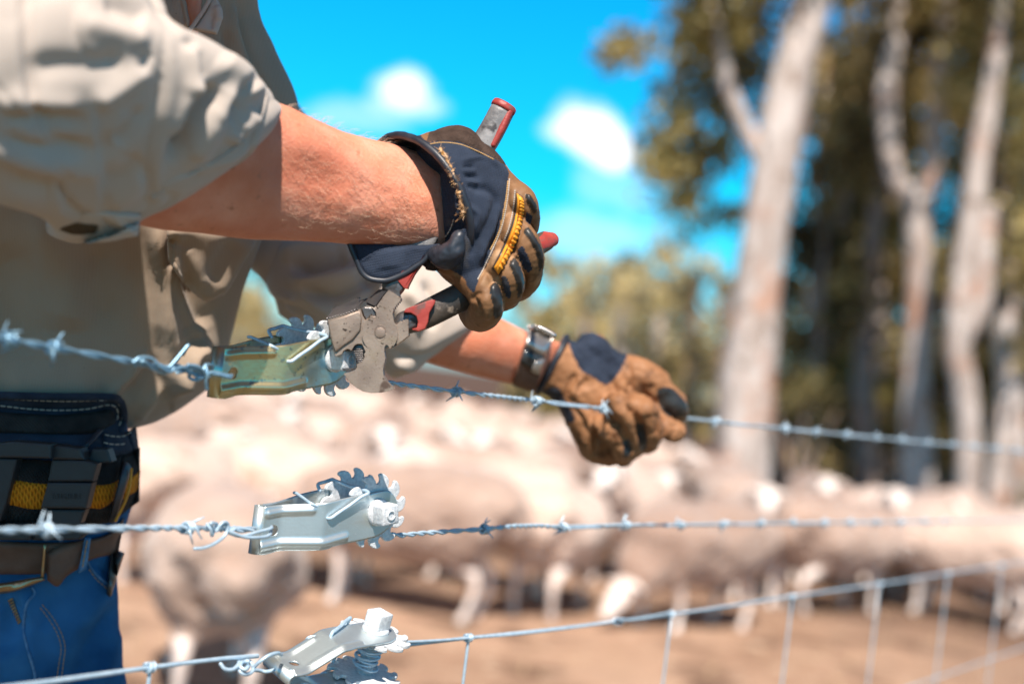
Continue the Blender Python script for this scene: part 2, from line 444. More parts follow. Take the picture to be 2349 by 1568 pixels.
# ================================================================== SETTING
M_ground = mat('dusty_ground', (.30, .19, .13), .95, var=(.47, .315, .225), vscale=.9, vdet=8, spots=[(2.2, .52, .64, (.16, .10, .07)), (7, .60, .68, (.56, .42, .31)), (16, .63, .68, (.12, .08, .055))], bump=((6, .6, .03), (40, .5, .008)), spec=.1)
def litter_shade(m_):  # brown litter tone painted in for the tree shade behind the flock
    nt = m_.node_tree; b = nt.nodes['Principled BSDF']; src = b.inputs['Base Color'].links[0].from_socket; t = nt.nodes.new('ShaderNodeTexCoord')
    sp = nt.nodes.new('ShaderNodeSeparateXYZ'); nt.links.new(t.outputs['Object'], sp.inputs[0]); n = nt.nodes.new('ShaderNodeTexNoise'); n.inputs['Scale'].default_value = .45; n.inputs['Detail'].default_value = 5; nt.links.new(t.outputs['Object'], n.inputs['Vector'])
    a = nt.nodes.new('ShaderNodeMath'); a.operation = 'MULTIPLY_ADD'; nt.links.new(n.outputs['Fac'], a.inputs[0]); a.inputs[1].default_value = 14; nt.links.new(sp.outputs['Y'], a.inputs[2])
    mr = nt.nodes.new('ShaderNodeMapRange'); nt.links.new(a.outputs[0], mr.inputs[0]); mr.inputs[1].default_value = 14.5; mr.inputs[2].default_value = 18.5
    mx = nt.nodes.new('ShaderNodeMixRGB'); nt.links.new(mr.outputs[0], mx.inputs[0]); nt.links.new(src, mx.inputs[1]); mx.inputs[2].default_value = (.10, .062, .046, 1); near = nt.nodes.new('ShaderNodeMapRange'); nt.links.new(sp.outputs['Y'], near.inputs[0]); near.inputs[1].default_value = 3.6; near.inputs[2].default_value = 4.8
    m2 = nt.nodes.new('ShaderNodeMixRGB'); nt.links.new(near.outputs[0], m2.inputs[0]); m2.inputs[1].default_value = (.11, .085, .05, 1); nt.links.new(mx.outputs[0], m2.inputs[2]); nt.links.new(m2.outputs[0], b.inputs['Base Color'])  # unseen ground short of the view darkened to cut its bounce light
litter_shade(M_ground)
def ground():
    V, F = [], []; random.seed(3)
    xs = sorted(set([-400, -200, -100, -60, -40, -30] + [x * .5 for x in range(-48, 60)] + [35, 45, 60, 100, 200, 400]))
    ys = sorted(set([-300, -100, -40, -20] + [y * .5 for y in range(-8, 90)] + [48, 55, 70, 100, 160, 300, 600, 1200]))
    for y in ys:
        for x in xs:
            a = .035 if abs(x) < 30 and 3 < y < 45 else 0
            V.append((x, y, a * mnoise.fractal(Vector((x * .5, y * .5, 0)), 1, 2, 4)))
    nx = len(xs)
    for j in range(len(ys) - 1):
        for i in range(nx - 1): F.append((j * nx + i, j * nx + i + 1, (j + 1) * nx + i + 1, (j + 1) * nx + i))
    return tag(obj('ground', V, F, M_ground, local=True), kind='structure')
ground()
# dry stubble and leaf litter over the paddock
M_straw = mat('straw', (.55, .40, .24), .9, var=(.36, .25, .15), vscale=3)
def litter():
    rnd = random.Random(9); V, F = [], []
    for k in range(5200):
        d = 2.5 + 24 * rnd.random() ** 1.4; a = (rnd.random() - .5) * 1.0; x, y = math.sin(a) * d, math.cos(a) * d
        h = rnd.uniform(.01, .06); w = rnd.uniform(.004, .012); t = rnd.random() * 6.3; l = rnd.uniform(.02, .09)
        n = len(V); dx, dy = math.cos(t) * l, math.sin(t) * l
        V += [(x, y, .0), (x + dy * .2 * w / .01, y - dx * .2 * w / .01, .0), (x + dx, y + dy, h)]; F.append((n, n + 1, n + 2))
    return tag(obj('dry_grass', V, F, M_straw, smooth=False), 'dry straw and leaf litter scattered over the dusty paddock ground', 'dry grass', kind='stuff')
litter()

# ---- trees
M_bark = mat('pale_bark', (.66, .59, .55), .85, var=(.34, .27, .235), vscale=7, vstretch=(1, 1, .25), spots=[(2.2, .54, .66, (.48, .28, .20)), (5, .58, .66, (.30, .23, .19)), (11, .62, .70, (.16, .12, .10))], bump=((14, .6, .02),), spec=.15)
M_barkd = mat('grey_bark', (.36, .29, .26), .9, var=(.20, .15, .13), vscale=5, vstretch=(1, 1, .3), spots=[(1.8, .54, .64, (.42, .27, .22))], bump=((14, .6, .02),), spec=.1)
def leafmat(name, a, b, tr=.5):
    m_ = bpy.data.materials.new(name); m_.use_nodes = True; nt = m_.node_tree; bs = nt.nodes['Principled BSDF']; L = nt.links
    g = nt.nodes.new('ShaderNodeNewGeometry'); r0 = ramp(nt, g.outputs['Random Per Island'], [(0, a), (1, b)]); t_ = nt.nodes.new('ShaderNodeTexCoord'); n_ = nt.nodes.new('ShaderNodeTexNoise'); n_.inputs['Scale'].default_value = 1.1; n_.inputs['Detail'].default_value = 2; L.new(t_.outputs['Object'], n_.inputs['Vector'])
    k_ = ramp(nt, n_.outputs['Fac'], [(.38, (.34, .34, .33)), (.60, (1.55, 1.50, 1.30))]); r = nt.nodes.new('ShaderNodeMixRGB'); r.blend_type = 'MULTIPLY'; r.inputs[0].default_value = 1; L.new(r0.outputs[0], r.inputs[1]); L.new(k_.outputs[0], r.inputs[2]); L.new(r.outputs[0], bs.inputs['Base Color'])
    bs.inputs['Roughness'].default_value = .5; tn = nt.nodes.new('ShaderNodeBsdfTranslucent'); L.new(r.outputs[0], tn.inputs[0])
    mx = nt.nodes.new('ShaderNodeMixShader'); mx.inputs[0].default_value = tr; L.new(bs.outputs[0], mx.inputs[1]); L.new(tn.outputs[0], mx.inputs[2]); L.new(mx.outputs[0], nt.nodes['Material Output'].inputs[0]); return m_
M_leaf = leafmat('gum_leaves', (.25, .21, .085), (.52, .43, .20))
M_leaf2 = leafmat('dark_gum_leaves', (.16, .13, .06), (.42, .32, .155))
M_leaf3 = leafmat('dry_hazed_leaves', (.44, .38, .21), (.68, .58, .36))  # dry leaf tone, paled to paint haze over the distant scrub
def clumps(cl, rnd, dens, size, squash=.8):
    """leaf clusters: cl list of (centre, radius); leaves gathered in sprays"""
    V, F = [], []
    for c, r in cl:
        nsp = max(5, int(dens * 6.5 * r * r))
        for s in range(nsp):
            d = Vector((rnd.gauss(0, 1), rnd.gauss(0, 1), rnd.gauss(0, 1) * squash)).normalized() * r * rnd.random() ** .45
            sc = c + d
            for q in range(9):
                p = sc + Vector((rnd.gauss(0, 1), rnd.gauss(0, 1), rnd.gauss(0, .8))) * .13
                a = Vector((rnd.gauss(0, 1), rnd.gauss(0, 1), rnd.gauss(-.5, 1))).normalized(); b = a.orthogonal().normalized()
                b = (b * math.cos(q) + a.cross(b) * math.sin(q)); l = size * rnd.uniform(.6, 1.4); w = l * .38; n = len(V)
                V += [p - a * l * .5, p + b * w * .5, p + a * l * .5, p - b * w * .5]; F.append((n, n + 1, n + 2, n + 3))
    return V, F
def pxtube(pts, Z, n=24, seg=14):
    W = [P(x, y, z_ if z_ else Z) for x, y, w, z_ in [(p + (None,))[:4] for p in pts]]; R = [p[2] * .5 * (p[3] if len(p) > 3 else Z) / FPX for p in pts]
    return tube(W, R, seg, n, caps='flat')
def gum(name, trunks, Z, cl, label, mtrunk, mleaf, seed, dens=26, size=.17, group='gum trees behind the flock', cat='tree'):
    """trunks: list of limb polylines [(x, y, width)] at depth Z; first one starts at the ground"""
    rnd = random.Random(seed); t0 = trunks[0]
    g = proj(G(t0[0][0], 1100)); base = P(t0[0][0], t0[0][1], Z); gp = Vector((base.x - math.sin(0) * 0, base.y, 0)); x, y, zz = proj(gp)
    t0 = [(x, y, t0[0][2] * 1.25), (x * .6 + t0[0][0] * .4, y * .6 + t0[0][1] * .4, t0[0][2] * 1.02)] + t0
    e = empty(name, gp, label, cat, group)
    V, F = join(*[rumple(pxtube(t, Z, 40 if k == 0 else 20), .03 if k == 0 else .01, 1.6, seed + k) for k, t in enumerate([t0] + trunks[1:])])
    obj('trunk', V, F, mtrunk, e)
    cc = [(P(a, b, Z + dz), r * Z / FPX) for a, b, r, dz in cl]
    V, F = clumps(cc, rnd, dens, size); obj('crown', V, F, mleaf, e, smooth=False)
    return e
# the big leaning gum right of centre
gum('gum_tree', [[(1705, 1060, 132), (1712, 900, 128), (1728, 760, 118), (1752, 560, 110), (1780, 380, 106), (1812, 200, 102), (1850, 40, 94), (1908, -160, 84), (1960, -420, 70), (2010, -760, 46)],
                 [(1770, 400, 46), (1738, 345, 44), (1700, 270, 36), (1668, 190, 34), (1660, 140, 30), (1640, 40, 24), (1600, -60, 16)],
                 [(1880, -100, 60), (1800, -300, 40), (1650, -480, 20)]], 15,
    [(1660, 70, 125, .5), (1615, 60, 85, 0), (1660, 160, 110, 1.2), (1600, 230, 80, 1), (1540, 290, 60, .5), (1530, 400, 66, .6), (1570, 460, 56, 1), (1640, 350, 60, 1.5), (1700, 180, 80, 2), (1690, 300, 60, 2.5), (1590, 150, 60, .6), (1700, 30, 90, 1.5), (1560, 330, 85, 1.2), (1520, 380, 60, 1), (1600, 420, 60, 1.5), (1640, 260, 60, 2), (1680, 480, 40, 2),
     (1700, -120, 200, 0), (1950, -300, 260, 0), (1600, 500, 50, 2), (1430, 110, 42, 0), (1400, 125, 30, 0), (1465, 100, 26, 0)],
    'large leaning gum tree with a thick pale trunk and a side limb', M_bark, M_leaf, 1, dens=20, size=.2)
gum('gum_tree', [[(2105, 1080, 78), (2100, 900, 66), (2108, 700, 62), (2100, 480, 58), (2060, 420, 52), (2040, 330, 50), (2035, 200, 48), (2060, 60, 38), (2070, -100, 30)],
                 [(2102, 500, 50), (2135, 400, 46), (2150, 240, 42), (2165, 60, 36), (2180, -120, 28)]], 19,
    [(2000, 120, 120, 1), (2110, 20, 150, 1.5), (1960, 300, 100, 2), (2250, 60, 140, 1), (2080, -160, 240, 0)],
    'pale gum tree forking at half height, second from the big leaning gum', M_bark, M_leaf2, 2, dens=14, size=.22)
gum('gum_tree', [[(2225, 1090, 60), (2215, 900, 58), (2195, 780, 60), (2215, 600, 56), (2235, 440, 52), (2260, 280, 46), (2290, 100, 40), (2300, -100, 30)],
                 [(2195, 800, 42), (2250, 700, 46), (2262, 560, 40), (2275, 470, 30)]], 17.5,
    [(2230, 180, 130, 1), (2330, 60, 160, 1), (2340, 330, 110, 1.5), (2200, 0, 150, 2), (2380, 520, 90, 1), (2300, -150, 220, 0)],
    'brownish pink gum tree with a bent limb near the right edge', M_bark, M_leaf, 3, dens=14, size=.2)
gum('gum_tree', [[(1880, 1080, 52), (1895, 940, 48), (1905, 780, 40), (1925, 600, 34), (1940, 380, 26), (1950, 200, 20)]], 24,
    [(1900, 250, 120, 0), (1960, 420, 110, .6), (1860, 560, 80, 1), (1980, 600, 90, 1)],
    'thin grey gum tree standing between the leaning gum and the forked gum', M_barkd, M_leaf2, 4, dens=14, size=.24)
gum('gum_tree', [[(1985, 1090, 60), (1980, 900, 54), (1990, 700, 44), (2010, 500, 36), (2030, 300, 26)]], 22,
    [(1990, 330, 130, 0), (2040, 180, 140, .5), (1930, 700, 60, 1)],
    'dark gum tree just left of the forked pale gum', M_barkd, M_leaf2, 5, dens=14, size=.24)
gum('gum_tree', [[(2290, 1110, 56), (2310, 900, 50), (2300, 780, 46), (2330, 700, 30), (2400, 660, 26)]], 20,
    [(2340, 800, 70, 0), (2400, 600, 120, 0), (2320, 500, 90, 1)],
    'short tan gum tree with a branch leaning out of the right edge', M_bark, M_leaf, 6, dens=14, size=.2)
# background wall of scrub and trees: each its own trunk and crown
rnd = random.Random(5)
specs = [(1255, 700, 1.0, 30), (1330, 660, .9, 46), (1420, 560, 1.3, 34), (1500, 600, 1.2, 30), (1580, 540, 1.0, 27), (1650, 560, .9, 26)]
desc = ['faint distant tree behind the raised gloved hand', 'small distant scrub tree between the two hands', 'tall pale dead looking gum far behind the lower gloved hand',
        'olive scrub tree far left of the leaning gum', 'tawny scrub tree just left of the leaning gum trunk', 'low yellowish tree partly behind the leaning gum trunk']
for k, (x, ytop, w, Z) in enumerate(specs):
    yb = proj(Vector((P(x, 900, Z).x, P(x, 900, Z).y, 0)))[1]; h = yb - ytop
    gum('scrub_tree', [[(x, yb - 20, 34 if k != 2 else 60), (x + 6, yb - h * .4, 26 if k != 2 else 48), (x + 14, yb - h * .8, 12 if k != 2 else 26)]], Z,
        [(x + rnd.uniform(-1, 1) * 50 * w, ytop + 50 + j * (h * .12) + rnd.uniform(-20, 20), rnd.uniform(36, 62) * w, rnd.uniform(-1, 1)) for j in range(3 if k == 2 else 6)],
        desc[k], M_bark if k in (2, 3) else M_barkd, M_leaf3 if k != 0 else M_leaf, 20 + k, dens=9 if k != 2 else 5, size=.28, group='distant trees left of the leaning gum')
desc = ['leafy gum behind the leaning gum, its crown above the low scrub', 'brown leafy gum filling the gap right of the leaning gum', 'dark leafy gum behind the thin grey gum', 'broad leafy gum behind the forked pale gum',
        'olive leafy gum between forked gum and pink gum', 'shady leafy gum behind the pink gum', 'bright olive gum crown at the right edge', 'deep brown gum at the far right edge']
slim = ['slim pale trunk with a sparse crown, just right of the leaning gum', 'slim pale trunk with a sparse crown left of the forked gum', 'slim tan trunk leaning left by the right edge', 'slim white trunk behind the pink gum', 'slim pale trunk far behind the dark gum']
for k, (x, Z, dx) in enumerate([(1850, 23, 30), (2030, 24, -20), (2345, 20, -50)]):
    gum('slim_gum', [[(x, 1060, 34), (x + dx * .2, 900, 30), (x + dx * .6, 640, 26), (x + dx, 380, 20), (x + dx * 1.4, 120, 14)]], Z, [(x + dx + rnd.uniform(-60, 60), 260 - 60 * j, rnd.uniform(40, 70), rnd.uniform(-.5, .8)) for j in range(4)], slim[k], M_bark, M_leaf, 120 + k, dens=8, size=.22, group='slim gums in the tree line')
spec2 = [(1870, 25, -60), (1930, 28, 40), (1990, 27, -120), (2080, 29, 0), (2170, 26, -60), (2240, 28, -160), (2330, 24, -40), (2400, 27, -200)]
for k, (x, Z, yt) in enumerate(spec2):
    yb = proj(Vector((P(x, 900, Z).x, P(x, 900, Z).y, 0)))[1]; h = yb - yt
    gum('gum_tree', [[(x, yb - 20, 40), (x + 25, yb - h * .3, 34), (x + 70, yb - h * .7, 22), (x + 100, yb - h, 12)]], Z,
        [(x + rnd.uniform(-70, 90) + j * 8, yb - 110 - j * h * .095 + rnd.uniform(-40, 40), rnd.uniform(55, 105), rnd.uniform(-1.5, 1.5)) for j in range(10)],
        desc[k], M_barkd, M_leaf if k in (1, 3, 6) else M_leaf2, 40 + k, dens=11, size=.27, group='leafy gums forming the tree line')
desc4 = ['far hazy tree at the left end of the distant tree line', 'far tree behind the raised gloved hand', 'far tree beyond the red handle tip', 'far round tree in the middle of the distant tree line', 'far tree over the low gloved hand', 'far pale tree left of the tall dead looking gum', 'far olive tree right of the tall dead looking gum', 'far tree left of the leaning gum', 'far tree glimpsed close behind the leaning gum', 'far yellowish tree seen under the bent left elbow', 'far tree beside the shirt front, under the near forearm']
for k, (x, yt, Z) in enumerate([(1215, 640, 52), (1270, 560, 55), (1330, 590, 50), (1385, 630, 54), (1450, 600, 48), (1400, 560, 60), (1520, 590, 52), (1590, 600, 46), (1660, 620, 44), (600, 590, 46), (520, 600, 50)]):
    yb = proj(Vector((P(x, 900, Z).x, P(x, 900, Z).y, 0)))[1]; h = yb - yt
    gum('distant_tree', [[(x, yb - 8, 16), (x + 5, yb - h * .4, 13), (x + 12, yb - h * .9, 6)]], Z, [(x + rnd.uniform(-46, 46), yb - 25 - j * h * .105 + rnd.uniform(-12, 12), rnd.uniform(28, 44), rnd.uniform(-1, 1)) for j in range(9)],
        desc4[k], M_barkd, M_leaf3, 90 + k, dens=4, size=.42, group='distant tree line')
desc3 = ['olive gum sapling between the leaning gum and the thin grey gum', 'brown gum sapling in front of the dark gum', 'leafy sapling right of the forked pale gum', 'leafy sapling left of the pink gum', 'dark leafy sapling by the short tan gum', 'sapling hard against the right edge of the view']
for k, (x, Z, yt) in enumerate([(1860, 22, 420), (1960, 23, 480), (2165, 22, 380), (2180, 24, 640), (2300, 22, 560), (2370, 21, 300)]):
    yb = proj(Vector((P(x, 900, Z).x, P(x, 900, Z).y, 0)))[1]; h = yb - yt
    gum('gum_sapling', [[(x, yb - 15, 22), (x + 15, yb - h * .4, 18), (x + 35, yb - h * .9, 9)]], Z, [(x + rnd.uniform(-60, 70) + j * 5, yb - 70 - j * h * .11 + rnd.uniform(-30, 30), rnd.uniform(45, 80), rnd.uniform(-1, 1)) for j in range(9)],
        desc3[k], M_barkd, (M_leaf2, M_leaf)[k % 2], 70 + k, dens=12, size=.26, group='saplings in the tree line')
# low bushes at the foot of the tree line and far left
desc = ['low brown bush under the forked gum', 'low bush at the foot of the leaning gum, right side', 'low dry bush behind the flock near the right edge', 'olive bush at the foot of the tree line far right',
        'tawny bush right of the leaning gum', 'dry yellow bush seen in the gap under the bent left elbow', 'dusty bush left of the yellow bush, beyond the flock', 'pale dry bush behind the watch wrist', 'khaki bush behind the low gloved hand', 'yellow grass bush just left of the leaning gum', 'scrubby bush filling the gap right of the leaning gum foot', 'scrubby bush between thin grey gum and dark gum', 'bush behind the pink gum foot']
for k, (x, yt, Z, r) in enumerate([(2090, 880, 23, 60), (1850, 860, 21, 50), (2240, 900, 22, 60), (2340, 860, 21, 70), (1940, 800, 23, 70), (590, 660, 40, 60), (420, 640, 42, 60), (1270, 800, 40, 46), (1440, 790, 34, 56), (1590, 760, 30, 60), (1835, 800, 27, 80), (1960, 900, 26, 70), (2190, 820, 26, 80)]):
    b = P(x, yt + 60, Z); e = empty('bush', (b.x, b.y, 0), desc[k], 'bush', 'bushes beyond the flock')
    st = [tube([Vector((b.x, b.y, -.05)), Vector((b.x + q * .25, b.y + .1 * q, b.z * .5)), Vector((b.x + q * .5, b.y, b.z))], [.05, .035, .015], 7, 8) for q in (-1, 0, 1)]
    obj('stem', *join(*st), M_barkd, e)
    cc = [(P(x + rnd.uniform(-1, 1) * r, yt + r + rnd.uniform(-.5, 1.5) * r * .8, Z), rnd.uniform(.4, .7) * r * Z / FPX) for j in range(6)]
    obj('crown', *clumps([(Vector((c.x, c.y, max(c.z, q * .6))), q) for c, q in cc], rnd, 24, .16), M_leaf3 if k > 4 else M_leaf, e, smooth=False)
places = ['right of the leaning gum, knee of the tree line', 'between the leaning gum and the thin grey gum', 'behind the thin grey gum', 'left of the dark gum', 'behind the forked gum, left side', 'behind the forked gum, right side', 'left of the pink gum', 'behind the pink gum', 'left of the short tan gum', 'at the far right edge']
for k, (x, yt, Z, r) in enumerate([(1835, 620, 30, 90), (1885, 720, 26, 70), (1930, 560, 31, 95), (1975, 690, 26, 80), (2050, 600, 30, 95), (2120, 720, 25, 70), (2175, 560, 31, 95), (2235, 700, 26, 80), (2300, 620, 29, 95), (2370, 700, 25, 85)]):
    b = P(x, yt + 60, Z); e = empty('tall_shrub', (b.x, b.y, 0), 'olive tan shrub ' + places[k], 'shrub', 'tall shrubs between the gum trunks')
    obj('stem', *join(*[tube([Vector((b.x, b.y, -.05)), Vector((b.x + q * .2, b.y, b.z * .5)), Vector((b.x + q * .5, b.y, b.z))], [.06, .04, .02], 7, 8) for q in (-1, 0, 1)]), M_barkd, e)
    cc = [(P(x + rnd.uniform(-1, 1) * r * .8, yt + r * .6 + j * 52 + rnd.uniform(-12, 12), Z + rnd.uniform(-.8, .8)), rnd.uniform(.5, .8) * r * Z / FPX) for j in range(7)]
    obj('crown', *clumps([(Vector((c.x, c.y, max(c.z, q * .5))), q) for c, q in cc], rnd, 11, .22), (M_leaf3, M_leaf)[k % 2], e, smooth=False)
# dark timber on the ground under the tree line
M_log = mat('fallen_log', (.16, .11, .09), .9, var=(.30, .22, .18), vscale=4)
for k, (xa, ya, xb, yb_, w, d_) in enumerate([(1790, 1020, 2010, 1042, 26, 'long fallen log lying behind the flock right of the leaning gum'), (2050, 1062, 2300, 1085, 30, 'fallen log under the forked gum and pink gum'), (1900, 985, 2090, 1000, 20, 'thin fallen limb in front of the dark gum')]):
    a, b = G(xa, ya), G(xb, yb_); r = w * .5 * (a - C0).length / FPX
    o = obj('fallen_log', *rumple(tube([a + Vector((0, 0, r)), (a + b) / 2 + Vector((0, .2, r * 1.3)), b + Vector((0, 0, r))], [r, r * .9, r * .6], 10, 20), .02, 3, k), M_log); tag(o, d_, 'log', 'fallen timber')

# ---- sheep
M_wool = mat('wool', (.76, .61, .525), .95, var=(.56, .42, .345), vscale=7, vdet=6, spots=[(4, .60, .72, (.38, .26, .20))], bump=((60, .8, .012), (18, .7, .02)), spec=.05, sheen=.4)
def per_object(m_, lo, hi):
    # every animal has its own fleece tone; the dark ones paint sheep in shade
    nt = m_.node_tree; b = nt.nodes['Principled BSDF']; src = b.inputs['Base Color'].links[0].from_socket
    oi = nt.nodes.new('ShaderNodeObjectInfo'); r = ramp(nt, oi.outputs['Random'], [(0, lo), (1, hi)])
    mx = nt.nodes.new('ShaderNodeMixRGB'); mx.blend_type = 'MULTIPLY'; mx.inputs[0].default_value = 1; nt.links.new(src, mx.inputs[1]); nt.links.new(r.outputs[0], mx.inputs[2]); nt.links.new(mx.outputs[0], b.inputs['Base Color'])
per_object(M_wool, (.36, .285, .25), (1.14, 1.14, 1.14))
M_skin_s = mat('sheep_skin', (.88, .80, .75), .8, var=(.72, .60, .54), vscale=10, spec=.1)
M_hoof = mat('hoof', (.08, .06, .05), .6)
def make_sheep(pose, seed):
    """local frame: +X forward, origin on the ground"""
    e = empty('sheep', (0, 0, 0)); V3 = Vector
    hx, hz, mx, mz = {'up': (.66, .86, .86, .78), 'low': (.74, .52, .92, .40), 'graze': (.66, .26, .78, .10), 'side': (.64, .80, .66, .70)}[pose]
    hy = .0; my = .20 if pose == 'side' else 0.0
    legs = []
    for x, s in ((.33, 1), (.33, -1), (-.34, 1), (-.34, -1)):
        y = .12 * s; dx = random.Random(seed + x * 10 + s).uniform(-.05, .05)
        if x > 0: pts, r = [(x, y * .8, .50), (x + .01, y, .36), (x + dx, y, .22), (x + dx, y, .07), (x + dx + .015, y, .025)], [.075, .05, .028, .024, .034]
        else: pts, r = [(x, y * .8, .52), (x + .07, y, .38), (x - .07 + dx, y, .26), (x - .04 + dx, y, .08), (x - .02 + dx, y, .025)], [.10, .065, .032, .024, .034]
        legs.append(tube([V3(p) for p in pts], r, 10, 14))
    trunk = tube([V3((-.50, 0, .56)), V3((-.40, 0, .58)), V3((-.1, 0, .53)), V3((.2, 0, .53)), V3((.40, 0, .56)), V3((.52, 0, .62))], [.08, .18, .21, .20, .17, .09], 16, 20)
    neck = tube([V3((.38, 0, .60)), V3((.52, 0, .55 + (hz - .55) * .5)), V3((hx, hy, hz))], [.14, .10, .07], 12, 12)
    head = tube([V3((hx - .03, hy, hz + .01)), V3((hx * .6 + mx * .4, my * .4, hz * .6 + mz * .4)), V3((mx, my, mz))], [.075, .07, .042], 12, 10)
    d = (V3((mx, my, mz)) - V3((hx, hy, hz))).normalized(); sd = d.cross(V3((0, 0, 1))).normalized()
    ears = [tube([V3((hx, hy, hz + .03)) + sd * s * .05, V3((hx, hy, hz + .045)) + sd * s * .11, V3((hx, hy, hz + .02)) + sd * s * .17], [.02, .035, .012], 8, 6, flat=((0, 0, 1), .5)) for s in (1, -1)]
    obj('body', *fuse([trunk, neck, head] + legs + ears, .016, 4), M_skin_s, e, local=True)
    up = V3((0, 0, 1)); eyes = [tube([V3((hx, hy, hz)) + d * .07 + up * .035 + sd * s * .055, V3((hx, hy, hz)) + d * .085 + up * .034 + sd * s * .057], .013, 8) for s in (1, -1)]
    [obj('eye', *q, M_hoof, e, local=True) for q in eyes]
    rr = random.Random(seed)
    fl = tube([V3((-.54, 0, .58)), V3((-.46, 0, .62)), V3((-.25, 0, .60)), V3((0, 0, .57)), V3((.25, 0, .58)), V3((.42, 0, .62)), V3((.50, 0, .64))], [.11, .23, .285, .29, .275, .22, .13], 24, 30)
    nk = tube([V3((.36, 0, .62)), V3((.50, 0, .57 + (hz - .57) * .5)), V3((hx - .06, 0, hz - .02 * (pose == 'up')))], [.20, .165, .105], 16, 12)
    th = [tube([V3((-.33, y, .55)), V3((-.29, y, .42)), V3((-.35, y, .30))], [.15, .11, .05], 10, 8) for y in (.11, -.11)] + [tube([V3((.33, y, .52)), V3((.34, y, .34))], [.12, .055], 10, 8) for y in (.10, -.10)]
    tail = [tube([V3((-.56, 0, .60)), V3((-.60, 0, .48))], [.05, .035], 8)]
    fc = fuse([fl, nk] + th + tail, .022, 3); fc = rumple(fc, .03, 5.0, seed, octs=4); fc = rumple(fc, .010, 22, seed + 3, octs=2)
    obj('fleece', *fc, M_wool, e, local=True)
    return e
protos = {p: make_sheep(p, i + 1) for i, p in enumerate(('up', 'low', 'graze', 'side'))}
used = set()
def sheep(x, yfoot, yaw, pose, label, sc=1.0, grp='sheep in the flock behind the fence'):
    """x, yfoot: reference pixel of the ground point under the animal; yaw: heading in degrees (0 = to the right, 90 = away)"""
    s = protos[pose] if pose not in used else copy_tree(protos[pose]); used.add(pose)
    g = G(x, yfoot); s.location = (g.x, g.y, 0); s.rotation_euler = (0, 0, math.radians(yaw)); s.scale = (sc * .92, sc * .94, sc * .84)
    tag(s, label, 'sheep', grp); return s
sheep(470, 1590, 104, 'low', 'closest sheep on the left, seen from behind beside the jeans', 1.02)
sheep(915, 1400, 172, 'low', 'broad sheep standing side on between the middle and bottom strainers', 1.05)
sheep(1255, 1400, 74, 'low', 'sheep seen from behind below the low gloved hand', .98)
sheep(1585, 1440, 222, 'graze', 'sheep with lowered head just left of the big trunk foot', .98)
sheep(1895, 1400, 38, 'low', 'sheep turned three quarters away in the front row, second from the right', 1.0)
sheep(2215, 1425, 148, 'low', 'sheep angled to the left at the right end of the front row', 1.05)
sheep(385, 1330, 80, 'up', 'sheep facing away beside the tool belt, head raised', 1.0)
sheep(1720, 1370, 262, 'up', 'sheep looking at the camera in front of the leaning trunk', 1.0)
sheep(1420, 1330, 250, 'up', 'white faced sheep looking out just under the low gloved hand', 1.0)
sheep(1115, 1345, 160, 'up', 'sheep with raised head right of the middle strainer', 1.0)
sheep(700, 1330, 30, 'side', 'sheep turning its head behind the middle strainer', 1.0)
sheep(2000, 1330, 265, 'up', 'sheep facing the camera behind the front row at right', 1.0)
sheep(1880, 1300, 255, 'up', 'sheep looking out, left of the one facing the camera at right', 1.0)
sheep(2180, 1300, 240, 'side', 'sheep with turned head under the forked gum', 1.0)
used_px = []; rnd = random.Random(17); n = 0
where = [(330, 640, 'at the left beside the shirt'), (640, 900, 'below the top strainer'), (900, 1250, 'below the bare wrist'), (1250, 1600, 'below the low gloved hand'), (1600, 1850, 'about the foot of the leaning gum'), (1850, 2100, 'under the dark gum'), (2100, 2420, 'on the right')]
rows = [(1268, 178, 'third row'), (1205, 146, 'fourth row'), (1155, 118, 'fifth row'), (1118, 92, 'sixth row'), (1080, 84, 'seventh row'), (1048, 66, 'far row')]
tilt = math.tan(ROLL); bylab = {}
pose_w = {'up': 'head raised', 'low': 'head level', 'side': 'head turned aside', 'graze': 'head down'}
for ri, (yr, st, rn) in enumerate(rows):
    x = 320 + (ri % 2) * 40
    while x < (2460, 2460, 1750, 1560, 1300, 1150)[ri]:
        xx = x + rnd.uniform(-.22, .22) * st; yy = yr + (xx - 1300) * tilt * .92 + rnd.uniform(-8, 8); pose = rnd.choice(['up', 'low', 'low', 'side', 'up', 'graze'] if ri < 4 else ['up', 'low'])
        yaw = rnd.choice([rnd.uniform(-35, 10), rnd.uniform(235, 300), rnd.uniform(240, 290), rnd.uniform(60, 120), rnd.uniform(55, 125), rnd.uniform(245, 300), rnd.uniform(130, 160)])
        yw = yaw % 360; dirn = 'facing right' if yw < 45 or yw > 315 else 'facing away' if yw < 135 else 'facing left' if yw < 225 else 'facing the camera'
        pl = [w[2] for w in where if xx < w[1]]; pl = pl[0] if pl else where[-1][2]
        key = (rn, pl); bylab[key] = bylab.get(key, 0) + 1; ordn = ['leftmost', 'second', 'third', 'fourth', 'fifth', 'sixth', 'seventh', 'eighth', 'ninth', 'tenth', 'eleventh', 'twelfth'][min(bylab[key] - 1, 11)]
        sheep(xx, yy, yaw, pose, f'{ordn} {dirn} sheep {pl}, {rn}'.replace('facing right sheep', 'sheep facing right').replace('facing left sheep', 'sheep facing left').replace('facing away sheep', 'sheep facing away').replace('facing the camera sheep', 'sheep facing the camera'), rnd.uniform(.92, 1.06)); x += st * rnd.uniform(.95, 1.55) * (1.5 if ri > 0 and x > 1500 else 1.25 if ri > 1 and x > 1000 else 1.0)
